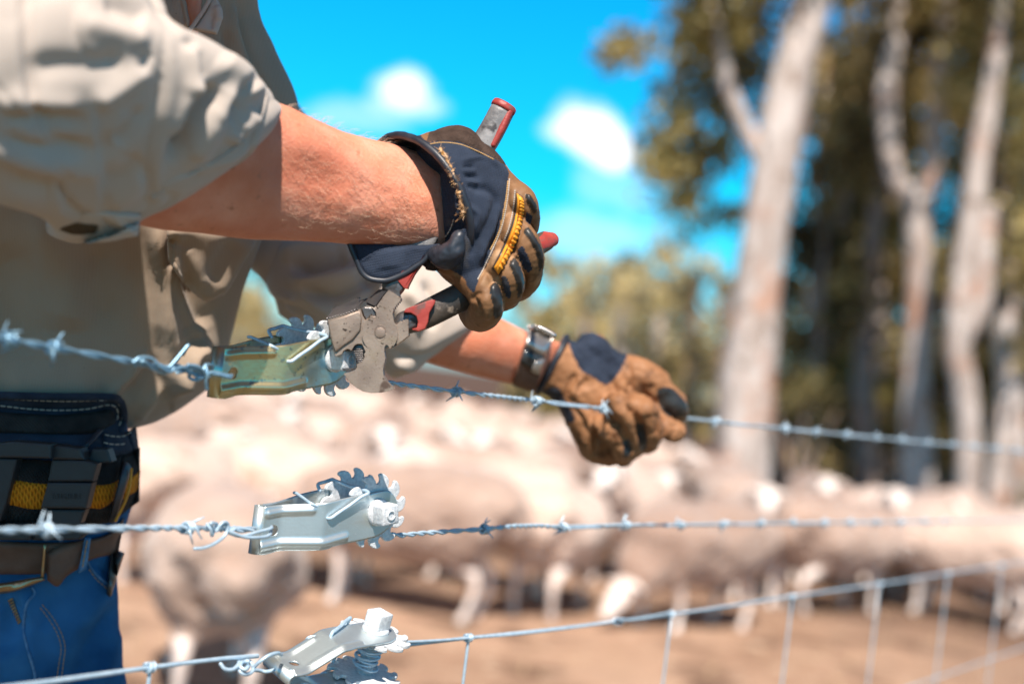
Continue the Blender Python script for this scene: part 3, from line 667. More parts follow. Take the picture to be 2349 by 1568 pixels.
# ================================================================== FENCE HARDWARE
M_galv = mat('galvanised_wire', (.54, .68, .79), .42, .3, var=(.40, .54, .66), vscale=160, bump=((900, .3, .0003),))
M_plate = mat('zinc_plate', (.66, .72, .735), .42, .8, var=(.55, .63, .65), vscale=45, spots=[(28, .60, .72, (.62, .60, .46)), (420, .68, .72, (.85, .87, .88))], bump=((500, .25, .0003), (25, .25, .001)))
M_cast = mat('cast_zinc', (.80, .82, .84), .5, .15, var=(.56, .59, .62), vscale=420, bump=((700, .8, .0006),))
M_hole = mat('hole_shadow', (.05, .05, .05), .8)
SA = math.radians(47)                        # the two upper strainers hang slightly turned from the wire line
Sd = Vector((math.sin(SA), math.cos(SA), 0)); Sn = Vector((-math.cos(SA), math.sin(SA), 0)); WY = .0144; GAP = .0180
sp0 = FP(*z4((1723, 762))[0]); SP_O = sp0 + Sn * WY          # spindle centre between the plates, middle strainer
def SPL(x, y, off):
    d = Fw + Rt * ((x - CX) / FPX) - Up * ((y - CY) / FPX); q = SP_O - Sn * off
    return C0 + d * ((q - C0).dot(Sn) / d.dot(Sn))
def toL(p): d = p - SP_O; return Vector((d.dot(Sd), d.dot(Sn), d.z))
def yoff(lx):                                # half gap between plates along the frame
    x0, x1, x2 = PX['l'], PX['b1'], PX['b2']
    t = (lx - x1) / (x2 - x1); t = (abs(t + .0) ** 2 + .004) ** .5 * .5 - ((t - 1) ** 2 + .004) ** .5 * .5 + .5
    return .0048 + (GAP - .0048) * t
def locx(zx, zy, off): return toL(SPL(*z4((zx, zy))[0], off))
PX = {'l': locx(345, 1000, .005).x, 'b1': locx(520, 1000, .005).x, 'b2': locx(1090, 900, GAP).x}
def fit(zx, zy):
    off = .01
    for _ in range(6): q = locx(zx, zy, off); off = yoff(q.x)
    return q.x, q.z
topc = [fit(*p) for p in [(345, 708), (490, 690), (800, 675), (1070, 662), (1260, 622), (1450, 580), (1640, 545), (1860, 500), (1935, 535), (1985, 610), (2010, 700)]]
botc = [fit(*p) for p in [(338, 1310), (420, 1288), (560, 1258), (1080, 1246), (1200, 1205), (1340, 1172), (1540, 1130), (1735, 1082), (1850, 1010), (1920, 930), (2005, 760)]]
def make_plate(sgn):
    nx, nz = 110, 26; V = []; x0 = topc[0][0]; x1 = max(topc[-1][0], botc[-1][0]); T = catmull(topc, 200); B = catmull(botc, 200)
    rid = [([fit(390, 795), fit(560, 765), fit(930, 752)], .0022, .0016), ([fit(230, 1225), fit(400, 1190), fit(560, 1160), fit(1080, 1160), fit(1345, 1085)], .0024, .0018)]
    for side in (0, 1):
        for i in range(nx):
            u = i / (nx - 1); lx = x0 + (x1 - x0) * (1 - (1 - u) ** 1.25)
            zt = np.interp(lx, T[:, 0], T[:, 1]); zb_ = np.interp(lx, B[:, 0], B[:, 1])
            if i == nx - 1: zm = (zt + zb_) / 2; zt = zm + .001; zb_ = zm - .001
            for j in range(nz):
                lz = zt + (zb_ - zt) * j / (nz - 1); y = yoff(lx)
                for pl, w, h in rid:
                    d, _, _ = segdist(np.array([lx]), np.array([lz]), pl); y += h * math.exp(-(d[0] / w) ** 4)
                V.append((lx, sgn * (y + (.0 if side else -.0014)), lz))
    n = nx * nz; F = []
    for i in range(nx - 1):
        for j in range(nz - 1):
            q = (i * nz + j, (i + 1) * nz + j, (i + 1) * nz + j + 1, i * nz + j + 1); F += [q, tuple(n + k for k in q[::-1])]
    rim = [(i, 0) for i in range(nx)] + [(nx - 1, j) for j in range(1, nz)] + [(i, nz - 1) for i in range(nx - 2, -1, -1)] + [(0, j) for j in range(nz - 2, 0, -1)]
    idx = [i * nz + j for i, j in rim]
    for k in range(len(idx)): a, b = idx[k], idx[(k + 1) % len(idx)]; F.append((b, a, a + n, b + n))
    V = np.array(V); return V, fix(V, F)
def cyl(p0, p1, r, seg=28): return tube([Vector(p0), Vector(p1)], r, seg, caps='flat')
def make_wheel(y, ph):
    prof = [(.0197, 0), (.0217, 1.5), (.0240, 5.5), (.0255, 11), (.0264, 17), (.0267, 21.5), (.0262, 25.0), (.0250, 26.2), (.0236, 24.2), (.0220, 22.6), (.0205, 23.4), (.0195, 26.5), (.0191, 30)]
    poly = []
    for k in range(11):
        for r, a in prof: t = math.radians(k * 32.727 + a + ph); poly.append(Vector((r * math.cos(t), y - .0014, r * math.sin(t))))
    return extrude(poly, Vector((0, .0028, 0)), .0006, 2)
def make_strainer():
    e = empty('wire_strainer', (0, 0, 0))
    hx, hz = fit(448, 1005); cutp = [cyl((hx, -.03, hz), (hx, .03, hz), .0036)]
    a = cut(make_plate(-1), cutp); b = cut(make_plate(1), cutp)
    # the bend joining the plates
    x0, zt, zb_ = topc[0][0], topc[0][1], botc[0][1]; V = []; m_ = 14
    for k in range(m_ + 1):
        t = math.pi * k / m_ + math.pi / 2
        for r in (.0048, .0034):
            for z in (zt, zb_): V.append((x0 + .0002 + math.cos(t) * r * .9, -math.sin(t) * r * -1, z))
    F = []
    for k in range(m_):
        q = k * 4; w = q + 4; F += [(q, w, w + 1, q + 1), (q + 2, q + 3, w + 3, w + 2), (q, q + 2, w + 2, w), (q + 1, w + 1, w + 3, q + 3)]
    obj('frame', *join(a, b, (np.array(V), fix(np.array(V), F))), M_plate, e, local=True)
    for s, ph in ((-1, 66), (1, 66)): obj('ratchet_wheel', *make_wheel(s * WY, ph), M_cast, e, local=True, smooth=False)
    # spindle, coil of wound wire
    obj('spindle', *join(cyl((0, -GAP, 0), (0, GAP, 0), .0058), cyl((0, GAP, 0), (0, GAP + .002, 0), .0085)), M_cast, e, local=True)
    coil = []; N = 200
    for k in range(N + 1):
        t = 2 * math.pi * k / N * 8.2; r = .0080 + .0012 * math.sin(k * .21); coil.append(Vector((r * math.cos(t), -.0108 + .0216 * abs(((k / N * 2.1) % 2) - 1) * .92, r * math.sin(t))))
    obj('wound_wire', *tube(coil, .0010, 8), M_galv, e, local=True)
    # collar, square drive, hollow end
    col = tube([Vector((0, -GAP + .0005, 0)), Vector((0, -GAP - .0018, 0)), Vector((0, -GAP - .0028, 0))], [.0096, .0096, .0086], 36, caps='flat')
    R45 = Matrix.Rotation(math.radians(-12), 4, 'Y'); sq = box((0, -GAP - .0085, 0), .0138, .0120, .0138, .0014, R45)
    ring = []
    for k in range(25): t = 2 * math.pi * k / 24; ring.append(Vector((.0030 * math.cos(t), -GAP - .0148, .0030 * math.sin(t))))
    obj('square_drive', *join(col, sq, tube(ring, .0008, 8, caps='flat')), M_cast, e, local=True)
    # spring clip wire hooked over both plates, and the inner pawl wire
    def lp(zx, zy, off): q = locx(zx, zy, off); return Vector((q.x, -off, q.z))
    A, B, Cc, D = lp(1165, 850, GAP + .002), lp(1640, 535, GAP + .004), lp(1185, 365, -GAP), lp(1010, 425, -GAP - .002)
    A0 = A + Vector((-.001, .006, -.0005)); D0 = D + Vector((0, -.003, -.004))
    pts = [A0, A, A * .8 + B * .2, A * .5 + B * .5, A * .2 + B * .8 + Vector((0, 0, .0006)), B, B * .85 + Cc * .15 + Vector((0, 0, .001)), (B + Cc) / 2, Cc * .9 + B * .1, Cc, (Cc + D) / 2, D, D0]
    obj('spring_clip', *tube(pts, .00125, 12, 60), M_galv, e, local=True)
    E1, E2 = lp(742, 540, -.009), lp(925, 668, .013); E0 = lp(735, 640, -.010)
    obj('pawl_wire', *tube([E1 + Vector((0, .003, 0)), E1, (E1 + E2) / 2, E2, E2 + Vector((.012, -.002, -.004))], .0011, 10, 30), M_galv, e, local=True)
    return e
RZ = math.atan2(Fd.y, Fd.x); RZS = math.atan2(Sd.y, Sd.x)
st2 = make_strainer(); st2.location = SP_O; st2.rotation_euler = (0, 0, RZS)
tag(st2, 'clean silvery ratchet wire strainer joined in the middle barbed wire', 'wire strainer', 'ratchet wire strainers on the fence')
st1 = copy_tree(st2); s1c = FP(*z3((1340, 985))[0]) + Sn * WY; s1c = C0 + (s1c - C0) * 1.013; st1.location = s1c
st1.rotation_euler = (0, math.radians(-.8), RZS + math.radians(10))
tag(st1, 'yellowish ratchet wire strainer being turned by the pliers, in the top wire', 'wire strainer', 'ratchet wire strainers on the fence')
M_plate1 = mat('reflection_tinted_plate', (.72, .58, .30), .28, .85, var=(.45, .50, .36), vscale=26, spots=[(14, .52, .66, (.25, .48, .62)), (150, .60, .66, (.30, .32, .26)), (60, .62, .70, (.80, .66, .42))], bump=((400, .3, .0003), (25, .3, .001)))  # yellow-green reflection of the surroundings put into the frame colour
M_galv_b = mat('blue_tinted_wire', (.30, .50, .64), .40, .55, var=(.20, .36, .50), vscale=160)
for ch in [x for x in bpy.data.objects if x.parent == st1]:
    if ch.name.startswith('frame'): ch.data = ch.data.copy(); ch.data.materials[0] = M_plate1; ch['label'] = 'yellow and green tinted plated frame'  # the yellow and green tint is a reflection put into the frame colour
st3 = copy_tree(st2); st3.location = FP(846, 1500, 0); st3.rotation_euler = (Matrix.Rotation(RZS, 4, 'Z') @ Matrix.Rotation(math.radians(-78), 4, 'X')).to_euler()
tag(st3, 'ratchet wire strainer lying flat with its drive nut up, in the bottom wire', 'wire strainer', 'ratchet wire strainers on the fence')

# ---- wires
def twisted(path, r, pitch, n_per=10):
    """two strands wound round each other along a polyline of world points"""
    A = np.array([tuple(p) for p in path]); d = np.r_[0, np.cumsum(np.linalg.norm(A[1:] - A[:-1], axis=1))]; L = d[-1]; N = max(12, int(L / pitch * n_per)); out = []
    for ph in (0, math.pi):
        pts = []
        for k in range(N + 1):
            s = L * k / N; p = Vector([np.interp(s, d, A[:, c]) for c in range(3)]); s2 = min(L, s + .002); q = Vector([np.interp(s2, d, A[:, c]) for c in range(3)])
            t = (q - p).normalized() if s2 > s else t
            a = Vector((0, 0, 1)); a = (a - t * a.dot(t)).normalized(); b = t.cross(a); w = 2 * math.pi * s / pitch * (1 + .12 * math.sin(s * 37)) + ph
            pts.append(p + (a * math.cos(w) + b * math.sin(w)) * r * 1.02)
        out.append(tube(pts, r, 7, caps='flat'))
    return join(*out)
def barb(p, t, r, seed, scale=1.35):
    rnd = random.Random(seed); a = Vector((0, 0, 1)); a = (a - t * a.dot(t)).normalized(); b = t.cross(a); parts = []
    for w in (0, 1):
        th0 = rnd.uniform(0, 6.28) ; pts = []; turns = 1.6; R = r * 3.1
        e0 = a * math.cos(th0 + 1.3) + b * math.sin(th0 + 1.3); st = p + (a * math.cos(th0) + b * math.sin(th0)) * R
        pts.append(st + e0 * .011 * scale + t * (-.003 + .006 * rnd.random()))
        for k in range(17):
            th = th0 + turns * 6.28 * k / 16; pts.append(p + (a * math.cos(th) + b * math.sin(th)) * R + t * (-.0028 + .0056 * k / 16 + (w - .5) * .001))
        e1 = a * math.cos(th + 1.7) + b * math.sin(th + 1.7); pts.append(pts[-1] + e1 * .011 * scale + t * rnd.uniform(-.004, .004))
        rr = [r * .35] + [r * .95] * 17 + [r * .35]; parts.append(tube(pts, rr, 7, caps='flat'))
    return join(*parts)
def barbed(name, path, barbs, label, m_=None, r=.00105, pitch=.027, group='barbed wires of the fence'):
    m_ = m_ or M_galv; path = [Vector(p) for p in path]; e = empty(name, path[0], label, 'barbed wire', group)
    obj('strands', *twisted(path, r, pitch), m_, e)
    A = np.array([tuple(p) for p in path]); d = np.r_[0, np.cumsum(np.linalg.norm(A[1:] - A[:-1], axis=1))]
    for k, (x) in enumerate(barbs):
        # x: pixel column where the barb sits: search along the path
        best = min(np.linspace(0, d[-1], 1500), key=lambda s: abs(proj(Vector([np.interp(s, d, A[:, c]) for c in range(3)]))[0] - x)) if not isinstance(x, tuple) else x[0]
        p = Vector([np.interp(best, d, A[:, c]) for c in range(3)]); q = Vector([np.interp(best + .004, d, A[:, c]) for c in range(3)])
        if (q - p).length < 1e-6: continue
        obj('barb', *barb(p, (q - p).normalized(), r, k * 7 + int(abs(path[0].z) * 1000), .8 if k < 3 else .62), m_, e)
    return e
# top wire, left of the strainer
barbed('barbed_wire', [FP(x, y) for x, y in [(-160, 750), (0, 776), (120, 797), (240, 818), (330, 834), (380, 843), (430, 852), (485, 860)]], [20, 122], 'top barbed wire coming in from the left to the yellowish strainer', M_galv_b)
# right of the strainer: passes through the hand, runs on to the right
xs = [(845, 872), (905, 880), (1050, 899), (1200, 916), (1320, 930), (1400, 940), (1480, 950), (1560, 958), (1700, 973), (1900, 993), (2100, 1012), (2349, 1034), (2600, 1056), (2800, 1073)]
wire_tr = [FP(x, y) for x, y in xs]
barbed('barbed_wire', wire_tr, [1048, 1232, 1385, 1640, 1800, 1872, 1940, 2010, 2072, 2130, 2185, 2235, 2285, 2330], 'top barbed wire right of the strainer, held in the far gloved hand')
barbed('barbed_wire', [FP(x, y) for x, y in [(-160, 1213), (0, 1216), (110, 1214), (300, 1211), (430, 1210), (500, 1212), (583, 1216)]], [108, 432], 'middle barbed wire left of the silvery strainer')
barbed('barbed_wire', [FP(x, y) for x, y in [(898, 1226), (925, 1227), (960, 1223), (1050, 1217), (1110, 1213), (1180, 1206), (1240, 1205), (1290, 1209), (1435, 1204), (1600, 1203), (1800, 1199), (2100, 1196), (2400, 1192), (2700, 1188)]],
       [1110, 1292, 1436, 1562, 1660, 1745, 1820, 1890, 1950, 2010, 2065, 2120, 2170], 'middle barbed wire running right from the silvery strainer')
# knots: tie wires
def knot(name, strands, label, m_=None, r=.0011):
    o = obj(name, *join(*[tube([FP(*p[:2], (p[2] if len(p) > 2 else 0) * .001) for p in s], r, 8, 14 * len(s)) for s in strands]), m_ or M_galv); tag(o, label, 'wire knot', 'wire ties at the strainers'); return o
def z8p(*p): return [z8((a, b))[0] + ((c[0],) if c else ()) for a, b, *c in p]
knot('wire_tie', [z8p((838, 1172, 2), (880, 1145, 3), (950, 1150, 3), (1010, 1205, 4), (1060, 1232, 3), (1130, 1205, 3), (1200, 1212, 3), (1290, 1240, 3), (1370, 1250, 5), (1440, 1268, 6), (1452, 1255, 1)),
                  z8p((850, 1190, -1), (900, 1168, 4), (960, 1215, 1), (1030, 1240, -2), (1080, 1215, 2), (1180, 1230, -1), (1260, 1270, 3), (1330, 1236, 4), (1440, 1258, 6)),
                  z8p((1062, 1205, 3), (1110, 1150, 4), (1178, 1068, 5)), z8p((1180, 1190, 4), (1240, 1200, 5), (1280, 1235, 5), (1270, 1270, 3), (1220, 1284, 0), (1185, 1265, -2), (1200, 1240, 2)),
                  z8p((1290, 1195, 3), (1300, 1245, 5), (1292, 1290, 4), (1296, 1340, 3)), z8p((1275, 1230, 4), (1290, 1190, 2), (1330, 1195, -3), (1330, 1220, -6)),
                  z8p((1085, 1225, 4), (1100, 1190, 2), (1135, 1200, -2), (1140, 1230, 1), (1110, 1240, 4))],
     'tangled wire tie at the left end of the yellowish strainer', M_galv_b)
zz = crop(0, 2000, 1100 / 2349.)
def zzp(*p): return [zz((a, b))[0] + ((c[0],) if c else ()) for a, b, *c in p]
knot('wire_tie', [zzp((1770, 205, 2), (1800, 250, 4), (1812, 300, 3), (1830, 240, -2), (1850, 200, 1), (1800, 195, 4), (1830, 250, 2)),
                  zzp((1850, 260, 3), (1890, 200, 4), (1930, 185, 4), (1950, 220, 4), (1920, 300, 4), (1830, 370, 5), (1740, 405, 5), (1665, 412, 4)),
                  zzp((1890, 260, -2), (1900, 215, 2), (1930, 210, 3), (1940, 240, 2), (1960, 270, 0), (2000, 225, -2), (1960, 275, 3), (2010, 240, 2)),
                  zzp((1960, 280, 4), (2060, 305, 6), (2200, 270, 7), (2310, 240, 7), (2320, 225, 3)), zzp((1950, 265, 4), (2100, 315, 7), (2250, 312, 8), (2305, 290, 7), (2312, 255, 3)),
                  zzp((1920, 230, -2), (2050, 245, -3), (2110, 235, -5), (2180, 238, -8)), zzp((1920, 240, -4), (2040, 232, -6), (2120, 250, -6), (2180, 240, -8))],
     'twisted wire loop tying the middle wire to the silvery strainer')
z5p = lambda *p: [z5((a, b))[0] + ((c[0],) if c else ()) for a, b, *c in p]
knot('wire_tie', [z5p((430, 715, 3), (470, 760, 5), (540, 765, 6), (595, 720, 4), (600, 690, 0)), z5p((600, 700, 2), (610, 780, 6), (660, 810, 8), (720, 790, 6), (735, 740, 3), (700, 690, -1), (630, 695, 1), (615, 740, 6), (660, 765, 9), (690, 735, 8)),
                  z5p((740, 745, 4), (800, 690, 8), (880, 635, 10), (960, 610, 8), (1000, 625, 2)), z5p((740, 770, 0), (800, 775, -2), (860, 785, 0), (930, 770, 2)),
                  z5p((640, 790, 2), (690, 700, 8), (660, 690, 6), (620, 740, -2))],
     'coiled wire tie on the bottom strainer', r=.0013)
# bottom: netting, line wires + stays with hinge knots
def netting(name, top, xs_knots, label, double=True, drop=.155, low=0):
    e = empty(name, top[0], label, 'fence netting', 'hinge joint netting of the fence')
    L = [tube(top, .00155, 8, 60)]
    A = np.array([tuple(p) for p in top]); 
    obj('line_wire', *L[0], M_galv, e)
    for dz in (drop, drop + .17, drop + .35, drop + .54, drop + .74): 
        if dz < .95: obj('line_wire', *tube([p - Vector((0, 0, dz)) for p in top], .00125, 8, 60), M_galv, e)
    for x, y in xs_knots:
        p = FP(x, y); q = Vector((p.x, p.y, max(p.z - .89, .02)))
        obj('stay_wire', *tube([p, p - Vector((0, 0, .4)) + Fd * .004, q], .00118, 8, 20), M_galv, e)
        kn = []; 
        for k in range(19): t = k / 18 * 2 * math.pi * 2.4; kn.append(p + Fd * (-.0035 + .007 * k / 18) + Vector((0, 0, math.cos(t))) * .0026 + Fn * math.sin(t) * .0026)
        obj('hinge_knot', *tube(kn, .0011, 8), M_galv, e)
    return e
rt = [(905, 1481), (935, 1478), (1075, 1462), (1250, 1444), (1415, 1424), (1540, 1408), (1700, 1385), (1815, 1367), (2015, 1339), (2170, 1315), (2349, 1287), (2600, 1250), (2800, 1220)]
netting('fence_netting', [FP(*p) for p in rt], [(1075, 1462), (1540, 1408), (1818, 1367), (2018, 1339), (2175, 1315), (2298, 1296)], 'wire netting fence hanging right of the bottom strainer')
netting('fence_netting', [FP(*p) for p in [(-160, 1598), (0, 1577), (130, 1560), (345, 1530), (500, 1511), (590, 1503)]], [(345, 1530), (-120, 1592)], 'wire netting fence left of the bottom strainer')
o = obj('tie_wire', *tube([FP(x, y, .002) for x, y in [(870, 1470), (935, 1471), (1000, 1468), (1072, 1463), (1090, 1461), (1200, 1452), (1390, 1428), (1415, 1421), (1428, 1424)]] + [FP(1424, 1432, -.002), FP(1408, 1430, .003), FP(1412, 1418, .003), FP(1450, 1419, .0), FP(1535, 1405, .001)], .00115, 8, 90), M_galv)
tag(o, 'second wire doubled along the netting top wire right of the bottom strainer', 'wire')
# ================================================================== FENCING PLIERS
M_steel = mat('worn_steel', (.25, .19, .155), .5, .5, var=(.36, .285, .23), vscale=60, spots=[(230, .64, .68, (.06, .04, .03)), (480, .63, .70, (.15, .10, .075)), (70, .60, .70, (.13, .085, .065)), (26, .55, .75, (.26, .20, .11))], bump=((600, .4, .0004), (140, .3, .0006)))
M_steeld = mat('dark_steel', (.10, .10, .11), .40, .7, var=(.18, .16, .15), vscale=60, bump=((400, .5, .0005),))
M_gripu = mat('worn_grey_rubber', (.09, .09, .095), .45, var=(.30, .29, .29), vscale=55, spots=[(90, .58, .66, (.05, .045, .045))], bump=((300, .5, .0008),))
M_grip = mat('black_rubber', (.028, .025, .024), .5, var=(.085, .065, .05), vscale=55, spots=[(90, .60, .70, (.30, .24, .19))], bump=((300, .5, .0008),))
M_red = mat('red_rubber', (.26, .025, .022), .5, var=(.40, .06, .045), vscale=60, spots=[(70, .60, .68, (.16, .07, .06))], bump=((260, .5, .0008),))
PZ = .930
def zplane(pts, dz=0.0): return [P(x, y, PZ + dz) for x, y in pts]
pl = empty('fencing_pliers', P(870, 770, PZ + .006), 'rusty steel fencing pliers with red and black handles gripping the strainer nut', 'pliers')
TH = .0125
# hammer half: hammer head with lower cheek, and the serrated right jaw, one casting behind the round joint
ham = z3((1330, 590), (1500, 545), (1672, 482), (1700, 560), (1722, 600), (1800, 560), (1880, 556), (1990, 590), (2052, 650), (2075, 622), (2095, 605), (2110, 618), (2122, 592), (2135, 604), (2150, 575), (2160, 585), (2178, 556), (2178, 765), (2120, 810), (2062, 855), (2022, 890), (1985, 870), (1940, 900), (1860, 930), (1760, 925), (1700, 862), (1682, 850), (1640, 850), (1612, 868), (1592, 900), (1578, 922), (1560, 905), (1538, 902), (1500, 920), (1484, 955), (1440, 972), (1412, 982), (1396, 930), (1370, 830), (1345, 700))
hm = extrude(zplane(ham, .0006), Fw * TH, .0007)
obj('hammer_half', *hm, M_steel, pl, smooth=False)
obj('hammer_block', *extrude([P(*p, PZ - .0012) for p in z3((1334, 604), (1500, 556), (1668, 496), (1686, 590), (1676, 700), (1600, 800), (1500, 868), (1424, 930), (1404, 925), (1374, 830), (1348, 700))], Fw * .010, .0026, 3), M_steel, pl)
# serrated striking face: top of the hammer head, seen from above
tp = z3((1328, 588), (1500, 543), (1672, 480)); bk = z3((1322, 560), (1480, 508), (1660, 450)); rows_ = []
for k in range(12):
    t = k / 12; a = P(*(np.array(catmull(tp, 13)[k])), PZ + .0006); up = (Up * .9 - Rt * .12).normalized()
    b = a + Fw * TH + Up * .0080 + Rt * .0065; b = b if k < 11 else a + Fw * TH + Up * .008; rows_.append(tube([a + up * .0003, (a + b) / 2 + up * .0010, b], .0007, 7, 8))
face = loft([(*z3((1318, 575))[0], *z3((1680, 455))[0], PZ + .008, .2), (*z3((1335, 535))[0], *z3((1668, 440))[0], PZ + .010, .16)], 6, 24)
wedge = extrude([P(*p, PZ + .0010) for p in z3((1332, 600), (1345, 640), (1680, 520), (1672, 484))], Fw * (TH - .0002), .0004)
topp = []
V = []; a = [P(*p, PZ + .0008) for p in catmull(tp, 13)]; b = [q + Fw * TH + Up * .0078 + Rt * (.002 - .0004 * i) for i, q in enumerate(a)]; c = [q - Up * .004 for q in b]; d = [q - Up * .004 for q in a]
V = a + b + c + d; n_ = 13; F = []
for i in range(12):
    for u, v in ((0, 1), (1, 2), (2, 3), (3, 0)): F.append((u * n_ + i, v * n_ + i, v * n_ + i + 1, u * n_ + i + 1))
F += [(0, n_, 2 * n_, 3 * n_), (n_ - 1, 4 * n_ - 1, 3 * n_ - 1, 2 * n_ - 1)]
V = np.array([tuple(q) for q in V]); obj('hammer_face', *join((V, fix(V, F)), *rows_), M_steeld, pl, smooth=False)
# hook half: upper cutting jaw, round joint and curved staple claw; sits 1 mm prouder
arc = [(1878 + 187 * math.cos(math.radians(t)), 742 - 196 * math.sin(math.radians(t))) for t in range(118, 256, 8)]
arcR = [(1878 + 187 * math.cos(math.radians(t)), 742 - 196 * math.sin(math.radians(t))) for t in range(-42, 42, 8)]
hk = [(1780, 545)] + [(1800, 562), (1812, 585), (1832, 600), (1842, 575), (1838, 520), (1830, 478), (1862, 430), (1912, 355), (1968, 288), (2040, 328), (2098, 372), (2094, 402), (2078, 405), (2082, 420), (2062, 422), (2064, 440), (2046, 442), (2050, 458), (2032, 462), (2034, 480), (2018, 486), (2018, 505), (2008, 530)] + arcR[::-1] + \
     [(2010, 862), (1984, 898), (1962, 862), (1942, 855), (1926, 880), (1922, 930), (1934, 1000), (1922, 1060), (1908, 1120), (1915, 1180), (1945, 1240), (1985, 1280), (2024, 1318), (1960, 1342), (1890, 1355), (1790, 1360), (1700, 1342), (1630, 1300), (1570, 1250), (1500, 1158), (1560, 1142), (1620, 1118), (1640, 1090), (1636, 1062), (1660, 1045), (1690, 1040), (1706, 1000), (1722, 985), (1712, 955), (1730, 930), (1716, 900), (1700, 860)] + arc[::-1][1:-1]
hk = [p for i, p in enumerate(hk) if i == 0 or math.hypot(p[0] - hk[i - 1][0], p[1] - hk[i - 1][1]) > 6]
obj('claw_half', *extrude(zplane(z3(*hk), -.0012), Fw * TH, .0006), M_steel, pl, smooth=False)
# chamfer on the claw and on the upper jaw
cl = loft([(*z3((1515, 1160))[0], *z3((1530, 1190))[0], PZ + .0012, .4), (*z3((1640, 1130))[0], *z3((1600, 1265))[0], PZ + .0012, .30), (*z3((1740, 1200))[0], *z3((1700, 1335))[0], PZ + .0012, .3), (*z3((1850, 1255))[0], *z3((1840, 1352))[0], PZ + .0012, .3), (*z3((1940, 1280))[0], *z3((1945, 1335))[0], PZ + .001, .3), (*z3((2005, 1310))[0], *z3((2010, 1322))[0], PZ + .001, .4)], 26, 16)
M_clawb = mat('polished_steel', (.42, .34, .26), .35, .75, var=(.55, .46, .36), vscale=90, spots=[(180, .60, .66, (.20, .13, .10))])
obj('claw_bevel', *cl, M_clawb, pl)
ua = z3((1968, 288), (1880, 262), (1845, 268), (1708, 422), (1712, 436), (1800, 440), (1830, 478), (1880, 405))
ub = [P(*ua[0], PZ - .0008), P(*ua[1], PZ + .006), P(*ua[3], PZ + .006), P(*ua[6], PZ - .0008)]
ubk = [P(*z3((1975, 296))[0], PZ + .011), P(*z3((1895, 262))[0], PZ + .012), P(*z3((1720, 425))[0], PZ + .012), P(*z3((1842, 482))[0], PZ + .011)]
V = np.array([tuple(q) for q in ub + ubk]); F = fix(V, [(0, 1, 2, 3), (7, 6, 5, 4), (0, 4, 5, 1), (1, 5, 6, 2), (2, 6, 7, 3), (3, 7, 4, 0)])
bmx = bmesh.new(); vs = [bmx.verts.new(v) for v in V]; [bmx.faces.new([vs[i] for i in f]) for f in F]; bmesh.ops.bevel(bmx, geom=bmx.edges[:], offset=.0014, segments=3, affect='EDGES'); bmx.verts.index_update()
cutter = (np.array([tuple(v.co) for v in bmx.verts]), [tuple(v.index for v in f.verts) for f in bmx.faces]); bmx.free()
c2 = extrude([P(*p, PZ + .004) for p in z3((1685, 480), (1720, 462), (1790, 470), (1835, 520), (1840, 580), (1815, 590), (1790, 545), (1740, 600), (1712, 560))], Fw * .009, .0006)
obj('cutter_jaw', *join(cutter, c2), M_steeld, pl, smooth=False)
# joint rivet and its ring groove
def disc(cx, cy, r, z, h): c = P(*z3((cx, cy))[0], z); rr = r * .2197 * z / FPX; return tube([c, c - Fw * h * .7, c - Fw * h], [rr, rr, rr * .9], 32, caps='flat')
obj('rivet', *join(disc(1882, 732, 56, PZ - .0012, .0005), tube([P(*z3((1882 + 60 * math.cos(t * .2618), 732 + 80 * math.sin(t * .2618)))[0], PZ - .00125) for t in range(25)], .00018, 6, caps='flat')), M_steel, pl)
jaw_in = extrude([P(*p, PZ + .004) for p in z3((1585, 900), (1640, 850), (1700, 855), (1735, 930), (1715, 1005), (1655, 1050), (1630, 1110), (1560, 1135), (1500, 1130), (1480, 1100), (1625, 1100), (1630, 940))], Fw * .008, .0004)
rdg = [tube([P(*z3((1600 + 8 * k, 905 + 22 * k))[0], PZ + .0036), P(*z3((1725 - 6 * k, 900 + 22 * k))[0], PZ + .0036)], .0007, 6) for k in range(8)]
obj('toothed_throat', *join(jaw_in, *rdg), M_steeld, pl)
# necks and handles
def octube(pts, rads, n=24, flat=((0, 0, 0), 1)): return tube(pts, rads, 24, n, flat=(Fw, .62))
nk1 = extrude([P(*p, PZ + .0012) for p in z3((1915, 262), (1990, 185), (2030, 150), (2130, 262), (2092, 300), (2085, 340), (2100, 380), (2000, 320))], Fw * .009, .0012)
hU = [P(*z3((2020, 240))[0], PZ + .0055), P(*z3((2120, 90))[0], PZ + .006), P(960, 570, PZ + .012), P(1030, 450, PZ + .016), P(1100, 345, PZ + .018), P(1128, 300, PZ + .019), P(1157, 243, PZ + .021)]
hand_up = octube(hU, [.0085, .0080, .0082, .0085, .0084, .0080, .0076], 30)
hu = obj('handle', *join(nk1, tube(hU[:2], .0078, 14, flat=(Fw, .6))), M_steeld, pl)
obj('grip', *tube([hU[1]] + hU[2:-1] + [P(1154, 250, PZ + .0207)], [.0080, .0084, .0088, .0088, .0086, .0083], 24, 30, flat=(Fw, .62), caps='flat'), M_gripu, pl)
rc = [P(*p, PZ + .000) for p in z3((2035, 150), (2110, 90), (2290, 30), (2320, -40), (2180, 230), (2165, 272), (2130, 265))]
obj('red_collar', *extrude(rc, Fw * .012, .0022, 3), M_red, pl)
tip0, tip1 = P(1152, 252, PZ + .0207), P(1159, 240, PZ + .0212)
obj('red_cap', *join(tube([tip0, tip0 * .5 + tip1 * .5, tip1, tip1 + (tip1 - tip0).normalized() * .0008], [.0086, .0088, .0084, .0074], 24, flat=(Fw, .66), caps='flat'), tube([P(1168, 258, PZ + .0185), P(1152, 293, PZ + .0165), P(1131, 332, PZ + .0155)], [.0026, .0028, .0022], 12)), M_red, pl)
